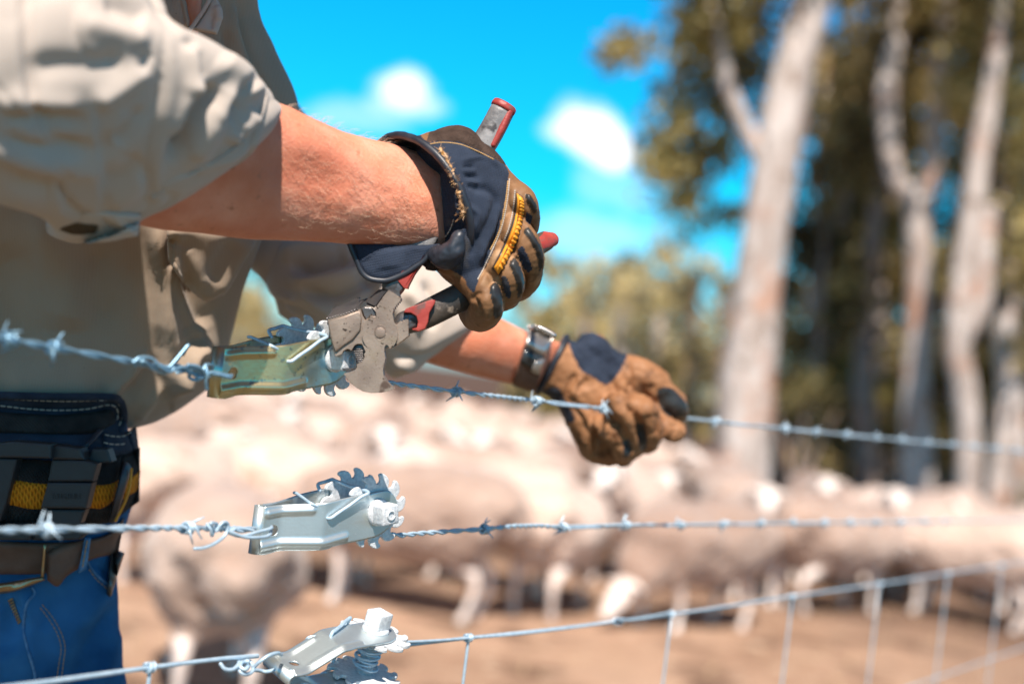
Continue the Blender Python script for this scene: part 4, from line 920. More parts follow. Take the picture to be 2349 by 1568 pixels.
nk2 = extrude([P(*p, PZ + .0012) for p in z3((2120, 530), (2230, 520), (2275, 590), (2272, 660), (2190, 700), (2150, 760), (2100, 700))], Fw * .009, .0014)
hL = [P(*z3((2150, 625))[0], PZ + .0055), P(*z3((2240, 600))[0], PZ + .006), P(975, 722, PZ + .007), P(1040, 689, PZ + .009), P(1085, 664, PZ + .013), P(1150, 620, PZ + .028), P(1210, 576, PZ + .048), P(1252, 552, PZ + .062)]
obj('handle', *join(nk2, tube(hL[:2], .0080, 14, flat=(Fw, .6))), M_steeld, pl)
obj('grip', *join(octube(hL[1:], [.0080, .0092, .0094, .0092, .0086, .0078, .0070], 30)), M_grip, pl)
rc2 = [P(*p, PZ - .003) for p in z3((2122, 520), (2150, 480), (2300, 425), (2420, 385), (2452, 392), (2450, 425), (2395, 520), (2380, 620), (2350, 690), (2280, 718), (2222, 706), (2215, 690), (2262, 680), (2275, 620), (2258, 560), (2200, 524))]
obj('red_collar', *extrude(rc2, Fw * .0185, .0036, 4), M_red, pl)
obj('red_cap', *tube([P(1235, 562, PZ + .056), P(1254, 551, PZ + .063), P(1266, 549, PZ + .066)], [.0062, .0068, .0052], 18, flat=(Fw, .8)), M_red, pl)
# ================================================================== THE WORKER
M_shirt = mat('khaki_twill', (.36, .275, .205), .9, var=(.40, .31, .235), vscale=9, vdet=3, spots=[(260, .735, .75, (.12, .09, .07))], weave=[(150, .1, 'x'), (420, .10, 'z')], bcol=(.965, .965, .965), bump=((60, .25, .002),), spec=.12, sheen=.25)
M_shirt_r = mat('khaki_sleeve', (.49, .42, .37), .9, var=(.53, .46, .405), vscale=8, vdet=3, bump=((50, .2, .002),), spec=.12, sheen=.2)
M_cuffshade = mat('shaded_inner_cuff', (.10, .075, .05), .95, weave=[(60, .8, 'x')], spec=.05)  # inner cloth darkened to carry the shade inside the rolled cuff
M_skin = mat('tanned_skin', (.70, .245, .14), .48, var=(.80, .36, .25), vscale=38, vdet=6, spots=[(130, .60, .72, (.52, .20, .12)), (14, .50, .72, (.66, .22, .13))], bump=((420, .6, .0009), (90, .22, .0015)), sss=(.15, (.9, .35, .18), .006), spec=.35)
M_black = mat('black_fabric', (.013, .021, .040), .8, var=(.030, .044, .076), vscale=50, weave=[(300, .5, 'x'), (300, .4, 'z')], spec=.25, sheen=.05, spots=[(30, .63, .75, (.10, .09, .085))])
M_bind = mat('black_binding', (.012, .016, .026), .42, var=(.03, .036, .05), vscale=80, spec=.5)
M_leather = mat('brown_leather', (.17, .08, .034), .62, var=(.27, .14, .065), vscale=40, vdet=6, spots=[(70, .58, .70, (.13, .065, .03)), (25, .62, .72, (.40, .24, .13))], bump=((220, .5, .0012),), spec=.35)
M_leather2 = mat('tan_leather', (.26, .12, .055), .6, var=(.37, .18, .085), vscale=40, spots=[(45, .56, .70, (.12, .05, .02)), (18, .58, .72, (.20, .08, .035))], bump=((200, .5, .0012),), spec=.3)
M_knit = mat('dark_brown_terry', (.045, .030, .024), .95, var=(.075, .05, .04), vscale=120, bump=((500, .9, .0016),), spec=.1)
M_orange = mat('orange_rubber', (.85, .36, .03), .5, var=(.72, .27, .02), vscale=90, spec=.4)
M_pad = mat('black_pad', (.018, .018, .020), .38, var=(.04, .038, .036), vscale=50, bump=((200, .3, .0006),), spec=.5)
M_thread = mat('thread', (.48, .42, .36), .8)
M_tread = mat('tan_thread', (.50, .30, .12), .8)
M_tuft = mat('frayed_lining', (.50, .25, .07), .95, var=(.72, .50, .33), vscale=260, bump=((600, .9, .001),))
M_web = mat('black_webbing', (.020, .019, .020), .85, var=(.045, .04, .038), vscale=70, weave=[(190, .9, 'd'), (230, .7, 'x')], spec=.2)
M_webo = mat('orange_webbing', (.95, .36, .02), .8, var=(.80, .27, .015), vscale=70, weave=[(130, 1.0, 'd'), (150, .8, 'x')], bcol=(.72, .66, .60), spec=.2)
M_plas = mat('black_plastic', (.034, .036, .040), .42, var=(.03, .03, .034), vscale=120, bump=((700, .25, .0004),), spec=.4)
M_belt = mat('brown_belt_leather', (.12, .058, .038), .6, var=(.19, .10, .07), vscale=45, bump=((320, .4, .0008),), spec=.35)
M_brass = mat('worn_brass', (.52, .38, .22), .35, .9, var=(.36, .24, .13), vscale=60)
M_denim = mat('blue_denim', (.012, .075, .20), .85, var=(.04, .17, .37), vscale=26, vdet=7, spots=[(9, .58, .75, (.05, .20, .44))], weave=[(330, .5, 'd')], spec=.12)
M_denime = mat('worn_denim_edge', (.05, .15, .32), .85, var=(.16, .30, .48), vscale=160, spec=.1)
M_hair = mat('fair_arm_hair', (.80, .58, .42), .5, spec=.5)
M_chrome = mat('watch_steel', (.50, .47, .45), .34, .8)
M_glass = mat('watch_face', (.03, .035, .04), .15, spec=.8)
M_shadehat = mat('shade_hat_felt', (.20, .14, .09), .9, var=(.26, .19, .13), vscale=30)
M_boot = mat('boot_leather', (.12, .07, .04), .6, var=(.2, .13, .08), vscale=40)
M_haird = mat('dark_hair', (.05, .03, .02), .7)

foot = Vector((P(0, 900, 1.17).x - .05, P(0, 900, 1.17).y + .02, 0))
man = empty('person', foot, 'person in khaki work shirt and jeans, both hands gloved, leaning over barbed wire', 'person')

# ---- forearms (right arm nearer; left arm reaching along the wire)
arm_r = loft([(330, 150, 120, 470, .80, .9), (470, 175, 250, 505, .83, .9), (600, 222, 355, 524, .865, .88), (650, 240, 470, 538, .885, .86), (712, 268, 580, 549, .90, .84), (782, 300, 690, 553, .915, .82),
              (850, 320, 800, 559, .93, .80), (905, 330, 890, 565, .94, .78), (955, 348, 968, 573, .95, .78), (1015, 370, 1028, 576, .962, .78), (1062, 398, 1066, 562, .972, .7), (1100, 420, 1090, 560, .985, .7)], 90, 96)
arm_r = sculpt(arm_r, [('r', 60, -2.2, [(560, 330), (700, 400), (800, 430)]), ('r', 42, 2.0, [(640, 300), (780, 350), (900, 385)]), ('r', 16, .9, [(600, 500), (720, 505), (860, 500)]),
                       ('r', 9, .7, [(680, 440), (760, 452), (850, 485), (930, 500)]), ('r', 7, .5, [(740, 372), (830, 392), (900, 430)]), ('r', 20, 1.4, [(955, 440), (985, 470)]), ('r', 24, -1.0, [(905, 480), (950, 520)]), ('r', 5, .9, [(660, 330), (730, 345), (800, 372), (880, 380), (950, 400)]), ('r', 5, .8, [(800, 372), (850, 410), (930, 440)]), ('r', 12, -1.2, [(700, 480), (790, 500), (900, 520)]), ('r', 9, 1.0, [(880, 350), (940, 372), (1000, 400)])])
arm_r = rumple(arm_r, .0006, 45, 2)
arm_l = loft([(800, 600, 760, 760, 1.20, .9), (1010, 668, 950, 822, 1.212, .9), (1120, 716, 1050, 850, 1.222, .95), (1170, 740, 1103, 864, 1.232, .9), (1215, 762, 1158, 878, 1.246, .84), (1260, 775, 1206, 888, 1.265, .78),
              (1300, 788, 1245, 900, 1.29, .75), (1350, 800, 1290, 905, 1.30, .7)], 50, 64)
shoulder_r = P(40, -300, 1.00); shoulder_l = P(450, -260, 1.15); elbow_r = P(200, 300, .82); elbow_l = P(690, 600, 1.215)
neckb = P(390, -230, 1.05); head_c = P(500, -560, .985)
spine = [P(-20, 1500, 1.17), P(0, 1000, 1.17), P(100, 600, 1.15), P(180, 200, 1.11), P(280, -120, 1.08), neckb]
hipL, hipR = P(40, 1600, 1.19), P(-200, 1600, 1.15)
ftL, ftR = foot + Vector((.18, .12, .10)), foot + Vector((-.14, -.03, .10))
knL, knR = (hipL + ftL) / 2 + Vector((.05, -.03, 0)), (hipR + ftR) / 2 + Vector((.03, -.05, 0))
neck_t = tube([P(330, -150, 1.09), P(400, -240, 1.07), P(460, -400, 1.01)], [.065, .058, .056], 24, 14)
neck_vis = loft([(405, -60, 470, -60, 1.026, 1.), (425, 30, 460, 35, 1.029, 1.), (428, 90, 455, 95, 1.032, 1)], 10, 24)
hd = tube([head_c + Vector((-.02, .02, .06)), head_c, head_c + Vector((.02, -.01, -.05)), head_c + Vector((.035, -.02, -.09))], [.082, .088, .078, .045], 28, 24)
fdir = (Vector((.75, -.45, -.35))).normalized(); fs = fdir.cross(Vector((0, 0, 1))).normalized(); fu = fs.cross(fdir)
nose = tube([head_c + fdir * .075 + fu * .015, head_c + fdir * .10 - fu * .02], [.010, .014], 12)
lips = [tube([head_c + fdir * .080 - fu * z_ - fs * .02, head_c + fdir * .088 - fu * z_, head_c + fdir * .080 - fu * z_ + fs * .02], .006, 10, 8) for z_ in (.045, .055)]
earsv = [tube([head_c + fs * s * .083 + fu * .02, head_c + fs * s * .088 - fu * .02], [.016, .012], 10, flat=(fs, .5)) for s in (1, -1)]
core = [tube(spine, [.07, .07, .07, .07, .06, .05], 24, 24), tube([shoulder_r, P(300, -200, 1.12), shoulder_l], [.04, .06, .04], 20, 16), tube([shoulder_r, P(110, 0, .90), elbow_r, P(360, 350, .83)], [.042, .038, .034, .030], 20, 20),
        tube([shoulder_l, P(545, 120, 1.21), P(630, 420, 1.235), elbow_l, P(820, 680, 1.215)], [.034, .018, .02, .022, .026], 20, 24), tube([hipL, knL, ftL], [.075, .055, .04], 16, 16), tube([hipR, knR, ftR], [.075, .055, .04], 16, 16),
        tube([hipL, P(-60, 1500, 1.17), hipR], [.06, .08, .06], 16, 10), neck_t, neck_vis, hd, nose] + lips + earsv
obj('body', *fuse([arm_r, arm_l] + core, .0034, 3), M_skin, man)
for s in (1, -1): c = head_c + fdir * .076 + fu * .022 + fs * s * .032; obj('eye', *tube([c, c + fdir * .003], .011, 12), M_pad, man)
obj('hair', *rumple(tube([head_c + Vector((-.03, .03, .04)), head_c + Vector((-.015, .01, .075))], [.085, .070], 24, 10), .006, 40, 3), M_haird, man)
brim = []
for k in range(49):
    t = k / 48 * 2 * math.pi
hc = head_c + Vector((0, 0, .085)); hn = Vector((.25, -.10, 1)).normalized(); hx_ = hn.orthogonal().normalized(); hy_ = hn.cross(hx_); V = []; F = []
ringsH = [(.180, -.012, 0), (.145, -.004, 0), (.105, .002, 0), (.098, .03, 0), (.092, .07, 0), (.075, .105, 0), (.03, .112, 0)]
for side in (0, 1):
    for r_, z_, _ in ringsH:
        for k in range(48):
            t = k / 48 * 2 * math.pi; V.append(hc + hx_ * math.cos(t) * r_ * (1 - .03 * side) + hy_ * math.sin(t) * r_ * (1 - .03 * side) + hn * (z_ - .003 * side + (.018 * math.cos(2 * t) if r_ > .14 else 0)))
nr = len(ringsH)
for side in (0, 1):
    for i in range(nr - 1):
        for k in range(48): a = side * nr * 48 + i * 48; q = (a + k, a + (k + 1) % 48, a + 48 + (k + 1) % 48, a + 48 + k); F.append(q if side == 0 else q[::-1])
F += [tuple((nr - 1) * 48 + k for k in range(48)), tuple((2 * nr - 1) * 48 + k for k in range(48))[::-1]]
for k in range(48): F.append((k + nr * 48, (k + 1) % 48 + nr * 48, (k + 1) % 48, k))
obj('shade_hat', V, F, M_shadehat, man)  # out of view; added and sized to shade the far shoulder
# fine hair on the near forearm
bv = bvh_of(arm_r); rr = random.Random(4); hs = []
for k in range(460):
    u = rr.random(); x = 640 + 330 * rr.random(); y0 = 255 + (x - 640) * .28; y1 = 552; y = y0 + (y1 - y0) * (rr.random() ** (1.0))
    if rr.random() < .5: y = y0 + (y1 - y0) * rr.uniform(.35, .8)
    h = bv.ray_cast(C0, (P(x, y, 1) - C0).normalized())
    if h[0] is None: continue
    a = rr.gauss(.35, .35); d = (Rt * math.cos(a) - Up * math.sin(a)); n_ = h[1]; d = (d - n_ * d.dot(n_)).normalized(); L = rr.uniform(.004, .010); p = h[0]
    b2 = n_.cross(d) * rr.uniform(-.4, .4)
    hs.append(tube([p - n_ * .0002, p + d * L * .4 + n_ * L * .22, p + d * L * .8 + n_ * L * .25 + b2 * L * .5, p + d * L + n_ * L * .12 + b2 * L], [.00005, .00005, .00004, .00002], 4, caps='flat'))
for k in range(90):                       # hairs standing on the upper outline
    x = rr.uniform(640, 900); yt = np.interp(x, [640, 700, 780, 850, 900], [244, 268, 302, 323, 332]); c = P(x, yt + 2, np.interp(x, [640, 900], [.885, .94])); d = (Rt * .8 + Up * rr.uniform(-.1, .6)).normalized(); L = rr.uniform(.004, .010)
    hs.append(tube([c, c + d * L * .5 + Up * L * .2, c + d * L], [.00008, .00007, .00003], 4, caps='flat'))
o = obj('arm_hair', *join(*hs), M_hair, man); o['kind'] = 'stuff'

# ---- shirt ---------------------------------------------------------------
torso = loft([(q[0], q[1], q[2], q[3], q[4] - .02 - .03 * max(0, min(1, q[1] / 985)), *q[5:]) for q in [(200, -300, 530, -300, 1.03, .75), (60, -200, 560, -190, 1.045, .70, -60, 0), (-120, 0, 556, 0, 1.075, .60, -130, 0), (-200, 120, 590, 90, 1.09, .60, -150, 0), (-240, 250, 640, 240, 1.11, .56, -170, 0), (-270, 400, 600, 400, 1.135, .56, -170, 0),
              (-290, 520, 560, 530, 1.155, .58, -160, 0), (-300, 620, 528, 625, 1.172, .58, -150, 0), (-310, 700, 512, 705, 1.184, .60, -140, 0), (-315, 790, 492, 795, 1.195, .62, -130, 0), (-320, 850, 474, 855, 1.20, .64, -130, 0), (-322, 900, 430, 905, 1.203, .64, -120, 0),
              (-320, 940, 378, 945, 1.205, .60, -110, 0), (-300, 968, 330, 972, 1.205, .54, -100, 0), (-260, 985, 290, 984, 1.205, .44, -90, 0)]], 190, 260)
tors = [('s', 26, 5.0, [(345, 480), (352, 560), (368, 650), (376, 760), (384, 860), (392, 915)]),        # placket edge: near panel stands proud
        ('r', 22, 4.0, [(340, 500), (352, 600), (366, 700), (372, 800)]), ('r', 40, -6, [(430, 520), (420, 620), (440, 720), (460, 760)]), ('r', 14, 4, [(392, 610), (430, 720), (470, 770)]),
        ('r', 60, 7.0, [(60, 470), (160, 640), (150, 760)]), ('r', 55, -5.0, [(-10, 560), (30, 700), (60, 820)]), ('r', 36, -4, [(230, 560), (215, 660), (250, 760)]),
        ('r', 12, 2.8, [(345, 800), (300, 860), (255, 900), (215, 935)]), ('r', 16, -3.4, [(365, 820), (322, 880), (280, 925)]), ('r', 9, 2.0, [(385, 880), (340, 930), (315, 965)]), ('r', 10, -2.2, [(260, 905), (235, 930), (225, 950)]),
        ('r', 40, 5, [(0, 880), (120, 885), (230, 880)]), ('r', 20, 9, [(478, 790), (440, 800), (420, 840), (400, 895)]), ('r', 12, -5, [(455, 770), (415, 800), (398, 850)]),
        ('r', 14, 3.5, [(400, 560), (396, 600), (430, 650)]), ('r', 9, -3, [(545, 20), (560, 90), (590, 170), (620, 220)]), ('r', 10, 3.0, [(525, 0), (545, 90), (585, 190)]), ('r', 9, -3, [(510, 60), (530, 140), (560, 200)]),
        ('r', 13, -5.0, [(398, 540), (392, 580), (386, 612)])]
torso = rumple(sculpt(torso, [(k, w, a * 1.6, p) for k, w, a, p in tors]), .0022, 9, 5)
torso = crease(torso, .0016, 9, 7, (1.3, 1, .6))
tb = bvh_of(torso)
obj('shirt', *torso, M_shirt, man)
shirt = bpy.data.objects['shirt']
# right sleeve, bunched above the elbow and rolled
sl = loft([(150, -620, -560, -260, .98, .95), (215, -420, -560, -60, .90, .95), (290, -200, -420, 190, .80, .95), (345, -50, -230, 330, .765, .95), (395, 45, -80, 420, .76, .93), (470, 85, 40, 468, .775, .90, 20, 5), (545, 128, 98, 494, .80, .88, 50, 15),
           (600, 178, 118, 518, .825, .86, 75, 25), (616, 215, 128, 536, .845, .84, 92, 36), (622, 240, 150, 546, .86, .82, 100, 42), (612, 262, 176, 542, .87, .72, 98, 42), (590, 285, 215, 520, .875, .60, 80, 30)], 170, 220)
# the rolled cuff: a thick band round the opening
cuff = loft([(596, 196, 112, 506, .838, .90, 72, 24), (606, 200, 106, 516, .846, .90, 84, 30), (624, 222, 114, 538, .856, .90, 98, 38), (640, 238, 140, 552, .866, .86, 108, 46), (636, 256, 176, 552, .872, .78, 104, 46), (612, 280, 220, 530, .876, .62, 86, 34)], 50, 200)
sst = [('p', 9, -3.4, [(380, 60), (376, 150), (366, 219), (344, 329), (336, 420), (330, 480)]), ('r', 16, 3.0, [(400, 70), (396, 160), (385, 240), (366, 340), (352, 430)]), ('r', 20, -9.5, [(505, 200), (470, 235), (440, 285), (415, 330), (388, 372)]),
       ('r', 24, 5.0, [(560, 200), (515, 240), (470, 310), (430, 370)]), ('r', 22, 4.0, [(470, 190), (430, 250), (400, 320)]), ('r', 16, -5.0, [(606, 165), (580, 190), (550, 225), (528, 280)]),
       ('r', 20, -7.5, [(0, 270), (80, 268), (205, 276)]), ('r', 22, 7.0, [(-40, 325), (20, 350), (73, 368), (150, 374), (225, 362)]), ('r', 17, -6.5, [(0, 310), (60, 335), (120, 343), (215, 340)]), ('r', 26, 6.0, [(0, 235), (90, 240), (200, 245)]),
       ('s', 15, 2.2, [(228, 480), (232, 366), (222, 300), (219, 250)]), ('r', 22, 6.5, [(215, 245), (280, 205), (347, 156)]), ('r', 30, -6.0, [(60, 160), (140, 150), (230, 150), (290, 130)]), ('r', 22, -6.5, [(240, 10), (290, 25), (335, 48)]),
       ('r', 28, 7.0, [(170, 50), (270, 75), (350, 100)]), ('r', 10, -3.0, [(320, 165), (335, 140), (345, 120)]), ('r', 14, 3.0, [(300, 260), (268, 300), (250, 360)]), ('r', 12, -3.6, [(330, 250), (290, 290), (262, 330)]),
       ('r', 20, -5.0, [(230, 420), (290, 400), (320, 350)]), ('r', 18, 4.0, [(250, 470), (300, 440), (328, 400)]), ('r', 10, -3.5, [(135, 406), (142, 440), (180, 480), (219, 505)]), ('r', 12, 3.0, [(150, 395), (200, 390), (215, 400)]),
       ('r', 22, -5, [(20, 410), (80, 420), (125, 425)]), ('r', 16, 4.5, [(440, 95), (450, 160), (440, 220)]), ('r', 12, -3.0, [(425, 80), (455, 130), (462, 190)]), ('r', 18, 4, [(520, 330), (560, 290), (600, 260)]),
       ('r', 30, 4, [(500, 130), (560, 175), (600, 220)])]
sst = [(k, w * 1.05, a * (1.25 if max(q[0] for q in p) > 400 else .72), p) for k, w, a, p in sst]
cst = [('p', 7, -3.0, [(612, 205), (604, 245), (585, 293), (540, 335)]), ('r', 12, -4.5, [(135, 516), (180, 522), (227, 535)]), ('r', 9, 3.0, [(125, 500), (180, 500), (250, 520)]), ('r', 10, -3.5, [(240, 520), (262, 500), (300, 508)]),
       ('r', 12, -3, [(420, 375), (440, 390), (460, 400)]), ('r', 10, 2.5, [(350, 440), (400, 410), (470, 385), (540, 360), (600, 310)])]
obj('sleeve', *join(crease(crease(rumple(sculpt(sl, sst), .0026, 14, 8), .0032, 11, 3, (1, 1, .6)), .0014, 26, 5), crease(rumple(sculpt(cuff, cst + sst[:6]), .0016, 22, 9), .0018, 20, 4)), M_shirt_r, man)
# left arm: shaded upper sleeve, rolled sleeve at the elbow, hanging shirt cloth
up_l = loft([(575, -300, 420, -260, 1.20, .9), (600, -100, 470, -100, 1.22, .9), (560, -5, 440, 20, 1.23, .9), (588, 36, 470, 80, 1.235, .9), (606, 90, 490, 130, 1.24, .9), (640, 180, 510, 240, 1.245, .9), (690, 248, 520, 330, 1.245, .9), (745, 330, 540, 420, 1.24, .9), (790, 430, 560, 520, 1.235, .9),
             (770, 540, 566, 600, 1.225, .9), (740, 650, 600, 640, 1.22, .85), (700, 735, 628, 680, 1.22, .7), (680, 745, 640, 720, 1.22, .4)], 90, 90)
ust = [('r', 12, 4, [(545, 0), (570, 80), (610, 170)]), ('r', 9, -4, [(530, 20), (560, 120), (590, 200)]), ('r', 12, 3, [(500, 60), (530, 160), (560, 230)])]
lo_l = loft([(680, 520, 610, 640, 1.215, .8), (770, 535, 622, 672, 1.21, .82), (860, 548, 650, 705, 1.205, .84), (940, 575, 700, 738, 1.20, .86), (1000, 620, 760, 775, 1.20, .86), (1050, 665, 820, 812, 1.205, .86), (1092, 700, 872, 845, 1.21, .85), (1112, 728, 895, 866, 1.215, .84),
             (1106, 745, 918, 868, 1.22, .74), (1085, 752, 930, 858, 1.222, .6)], 110, 150)
lst = [('r', 20, 8, [(640, 590), (700, 575), (770, 580), (850, 560)]), ('r', 16, -8, [(665, 612), (710, 618), (760, 604), (800, 590)]), ('r', 18, 6, [(660, 640), (730, 640), (800, 630), (870, 600)]), ('r', 12, -6, [(690, 660), (760, 680), (830, 650), (900, 600)]),
       ('r', 12, 5, [(640, 675), (700, 690), (760, 722), (830, 780)]), ('r', 9, -4, [(650, 660), (710, 700), (770, 740), (820, 790)]), ('r', 14, -5, [(870, 700), (900, 740), (890, 800)]), ('r', 16, 5, [(920, 660), (960, 700), (960, 760)]), ('r', 12, -5, [(970, 640), (1000, 700), (985, 760)]),
       ('p', 7, -3, [(895, 800), (935, 820), (985, 815), (1040, 790)]), ('r', 12, 3, [(900, 830), (950, 845), (1000, 830)]), ('r', 14, -4, [(820, 620), (850, 660), (840, 710)])]
obj('sleeve', *join(crease(sculpt(up_l, ust), .0025, 10, 2), crease(rumple(sculpt(lo_l, [(k, w, a * 1.35, p) for k, w, a, p in lst]), .0025, 16, 12), .0034, 15, 6)), M_shirt_r, man)
bpy.data.objects['sleeve.001']['label'] = 'rolled sleeve of the far arm'
# chest pocket: a bellows pocket hanging away from the chest, with its lit fold
pk = patch([(384, 522), (470, 520), (560, 526), (594, 536)], [(388, 600), (420, 648), (470, 690), (512, 672)], tb, .016, .010, 60, 30, 1.10, edge=5)
pk = sculpt(pk, [('r', 13, 4.5, [(592, 540), (560, 580), (530, 640), (495, 680)]), ('r', 22, -4, [(540, 550), (500, 610), (480, 650)]), ('r', 18, 3, [(420, 560), (450, 610), (470, 660)]), ('r', 8, -2.5, [(400, 545), (396, 590), (440, 650)]), ('r', 7, 2.0, [(440, 655), (478, 678), (500, 672)])])
obj('pocket', *rumple(pk, .001, 30, 4), M_shirt, man)
# rolled tab and button band of the near cuff
cb = bvh_of(cuff)
tabp = patch([(112, 486), (170, 478), (240, 480), (322, 494)], [(106, 524), (150, 549), (236, 556), (316, 540)], cb, .0035, .0075, 60, 20, .87, edge=5)
tabp = sculpt(tabp, [('r', 9, -3.5, [(125, 520), (175, 528), (222, 530)]), ('p', 5, -2, [(232, 500), (250, 520), (290, 548)]), ('r', 7, 2.0, [(260, 500), (290, 520), (310, 535)])])
slv = bpy.data.objects['sleeve']
obj('cuff_tab', *rumple(tabp, .001, 40, 3), M_shirt_r, slv)
obj('cuff_opening_shade', *patch([(136, 512), (170, 510), (226, 518)], [(138, 528), (170, 538), (218, 536)], cb, .0108, .0012, 20, 10, .87, edge=3), M_cuffshade, slv)  # dark patch painting the shade in the cuff opening
obj('cuff_seam', *tube([on(cb, x, y, .0012, .86) for x, y in catmull([(610, 206), (606, 240), (592, 280), (560, 322), (500, 368), (420, 410), (352, 452)], 50)], .0013, 8), M_shirt_r, slv)
# collar and button placket at the throat
col_bv = None
cp = patch(zt((1010, 0), (1040, -60), (1090, -60)), zt((765, 350), (900, 370), (1080, 410)), None, 0, .006, 30, 24, 1.016)
cp2 = patch(zt((1012, -40), (930, 110), (850, 230), (765, 352)), zt((1075, -40), (1135, 120), (1130, 260), (1082, 412)), None, 0, .005, 30, 20, 1.016)
cp2 = sculpt(cp2, [('r', 10, 2, zt((1075, 60), (1100, 150), (1110, 250))), ('r', 6, -2, zt((1040, 160), (1000, 260), (1020, 340))), ('p', 4, -1.2, zt((1030, 0), (945, 120), (865, 240), (785, 350)))])
edge_ = tube([P(x, y, 1.010) for x, y in zt((1012, -40), (930, 110), (850, 230), (765, 352))], .0016, 8, 30)
obj('collar', *join(cp2, edge_), M_shirt_r, man)
pk2 = patch(zt((300, -40), (420, -40), (560, -40), (690, -40)), zt((410, 300), (520, 310), (640, 320), (758, 330)), None, 0, .004, 30, 20, 1.011)
pk2 = sculpt(pk2, [('r', 7, 2, zt((700, -20), (740, 150), (752, 300))), ('r', 6, -2, zt((640, 0), (680, 150), (690, 300))), ('r', 10, 2, zt((420, 0), (520, 150), (480, 300))), ('r', 8, -2, zt((380, 100), (450, 200), (560, 280)))])
obj('placket', *pk2, M_shirt, man)
pf = patch(zt((60, -60), (150, -60), (270, -60), (300, -20)), zt((120, 80), (230, 170), (330, 260), (408, 300)), None, 0, .005, 26, 16, 1.0)
obj('pocket_flap', *pf, M_shirt_r, man)
bc = P(*zt((272, 140))[0], .992); obj('snap_button', *tube([bc + Fw * .004, bc, bc - Fw * .0015], [.0065, .0065, .004], 20, caps='flat'), M_chrome, man)

# ---- jeans, belts --------------------------------------------------------
hip = loft([(q[0], q[1], q[2], q[3], q[4] - .05, q[5]) for q in [(-290, 880, 262, 880, 1.19, .50), (-310, 985, 290, 985, 1.18, .58), (-320, 1060, 312, 1060, 1.175, .62), (-326, 1130, 310, 1130, 1.175, .62), (-330, 1200, 285, 1200, 1.175, .60), (-332, 1262, 264, 1262, 1.175, .58), (-334, 1320, 262, 1322, 1.175, .56),
            (-336, 1400, 263, 1402, 1.175, .54), (-338, 1480, 270, 1482, 1.175, .52), (-340, 1568, 284, 1568, 1.175, .50), (-345, 1700, 290, 1700, 1.175, .5), (-350, 1850, 260, 1850, 1.175, .45)]], 130, 180)
hst = [('r', 18, 5, [(40, 1350), (60, 1380), (62, 1440), (70, 1500), (85, 1580)]), ('p', 6, -3, [(52, 1400), (58, 1470), (68, 1540), (75, 1600)]), ('r', 22, -5, [(20, 1370), (30, 1420), (45, 1460)]), ('r', 26, 5, [(250, 1330), (200, 1400), (160, 1460), (150, 1540)]),
       ('r', 18, -5, [(265, 1380), (225, 1440), (190, 1500), (180, 1568)]), ('r', 20, 4, [(275, 1440), (250, 1500), (225, 1568)]), ('r', 12, -3.5, [(120, 1350), (110, 1400), (95, 1450)]), ('r', 60, 8, [(-10, 1480), (10, 1560), (0, 1640)]), ('p', 6, -2.5, [(205, 1290), (240, 1310), (256, 1350), (250, 1365)])]
hip = crease(rumple(sculpt(hip, hst), .003, 16, 14), .0026, 16, 3)
hb = bvh_of(hip); hb2 = bvh_of(join(hip, torso))
legs = [tube([hipL + Vector((0, 0, .02)), hipL * .5 + knL * .5, knL, knL * .5 + ftL * .5, ftL], [.085, .08, .07, .062, .06], 28, 30), tube([hipR + Vector((0, 0, .02)), hipR * .5 + knR * .5, knR, knR * .5 + ftR * .5, ftR], [.085, .08, .07, .062, .06], 28, 30)]
obj('jeans', *join(hip, *[rumple(l, .006, 9, 3) for l in legs]), M_denim, man)
for f_ in (ftL, ftR):
    f0 = Vector((f_.x, f_.y, 0)); obj('boot', *fuse([tube([f0 + Vector((0, 0, .14)), f0 + Vector((0, 0, .05))], [.058, .05], 20), tube([f0 + Vector((0, .03, .045)), f0 + Vector((.05, -.08, .045)), f0 + Vector((.09, -.17, .035))], [.045, .048, .036], 20, 12)], .006, 3), M_boot, man)
H = lambda top, bot, off, th, m_, name, nu=40, nv=12, edge=8, parent=None: obj(name, *patch(top, bot, hb2, off, th, nu, nv, 1.1, edge), m_, parent or man)
# fly seam, pocket seams and belt loop of the jeans
jeans = bpy.data.objects['jeans']
zbq = lambda *p: zb(*p)
obj('seam', *tube([on(hb, x, y, .0012) for x, y in catmull(zbq((165, 1080), (175, 1110), (140, 1150), (125, 1210), (120, 1290), (135, 1370), (155, 1440), (175, 1510), (180, 1575)), 40)], .0010, 8), M_denime, jeans)
obj('seam', *tube([on(hb, x, y, .0006) for x, y in catmull(zbq((440, 935), (470, 990), (520, 1040), (560, 1065), (572, 1090), (555, 1112)), 30)], .0010, 8), M_denime, jeans)
for ln in (zbq((452, 985), (490, 1035), (535, 1075), (548, 1100)), zbq((205, 1180), (250, 1240), (290, 1310), (310, 1380), (300, 1460), (285, 1560)), zbq((215, 1165), (265, 1225), (308, 1300), (330, 1375), (322, 1460), (310, 1560))):
    obj('stitching', *stitches(hb, ln, 7, 3.5, .00032, .0003), M_tread, jeans)
lp_ = patch(zbq((428, 822), (462, 826)), zbq((398, 1005), (440, 985)), hb, .0165, .003, 8, 24, 1.1, 6); obj('belt_loop', *lp_, M_denime, jeans)
obj('stitching', *stitches(hb, zbq((443, 840), (432, 900), (418, 985)), 7, 3.5, .0005, .0200), M_tread, jeans)
obj('zip', *join(*[tube([on(hb, *zbq((45 + 6 * k, 1145 + 14 * k))[0], .001), on(hb, *zbq((62 + 5 * k, 1135 + 14 * k))[0], .001)], .0009, 6) for k in range(9)]), M_brass, jeans)
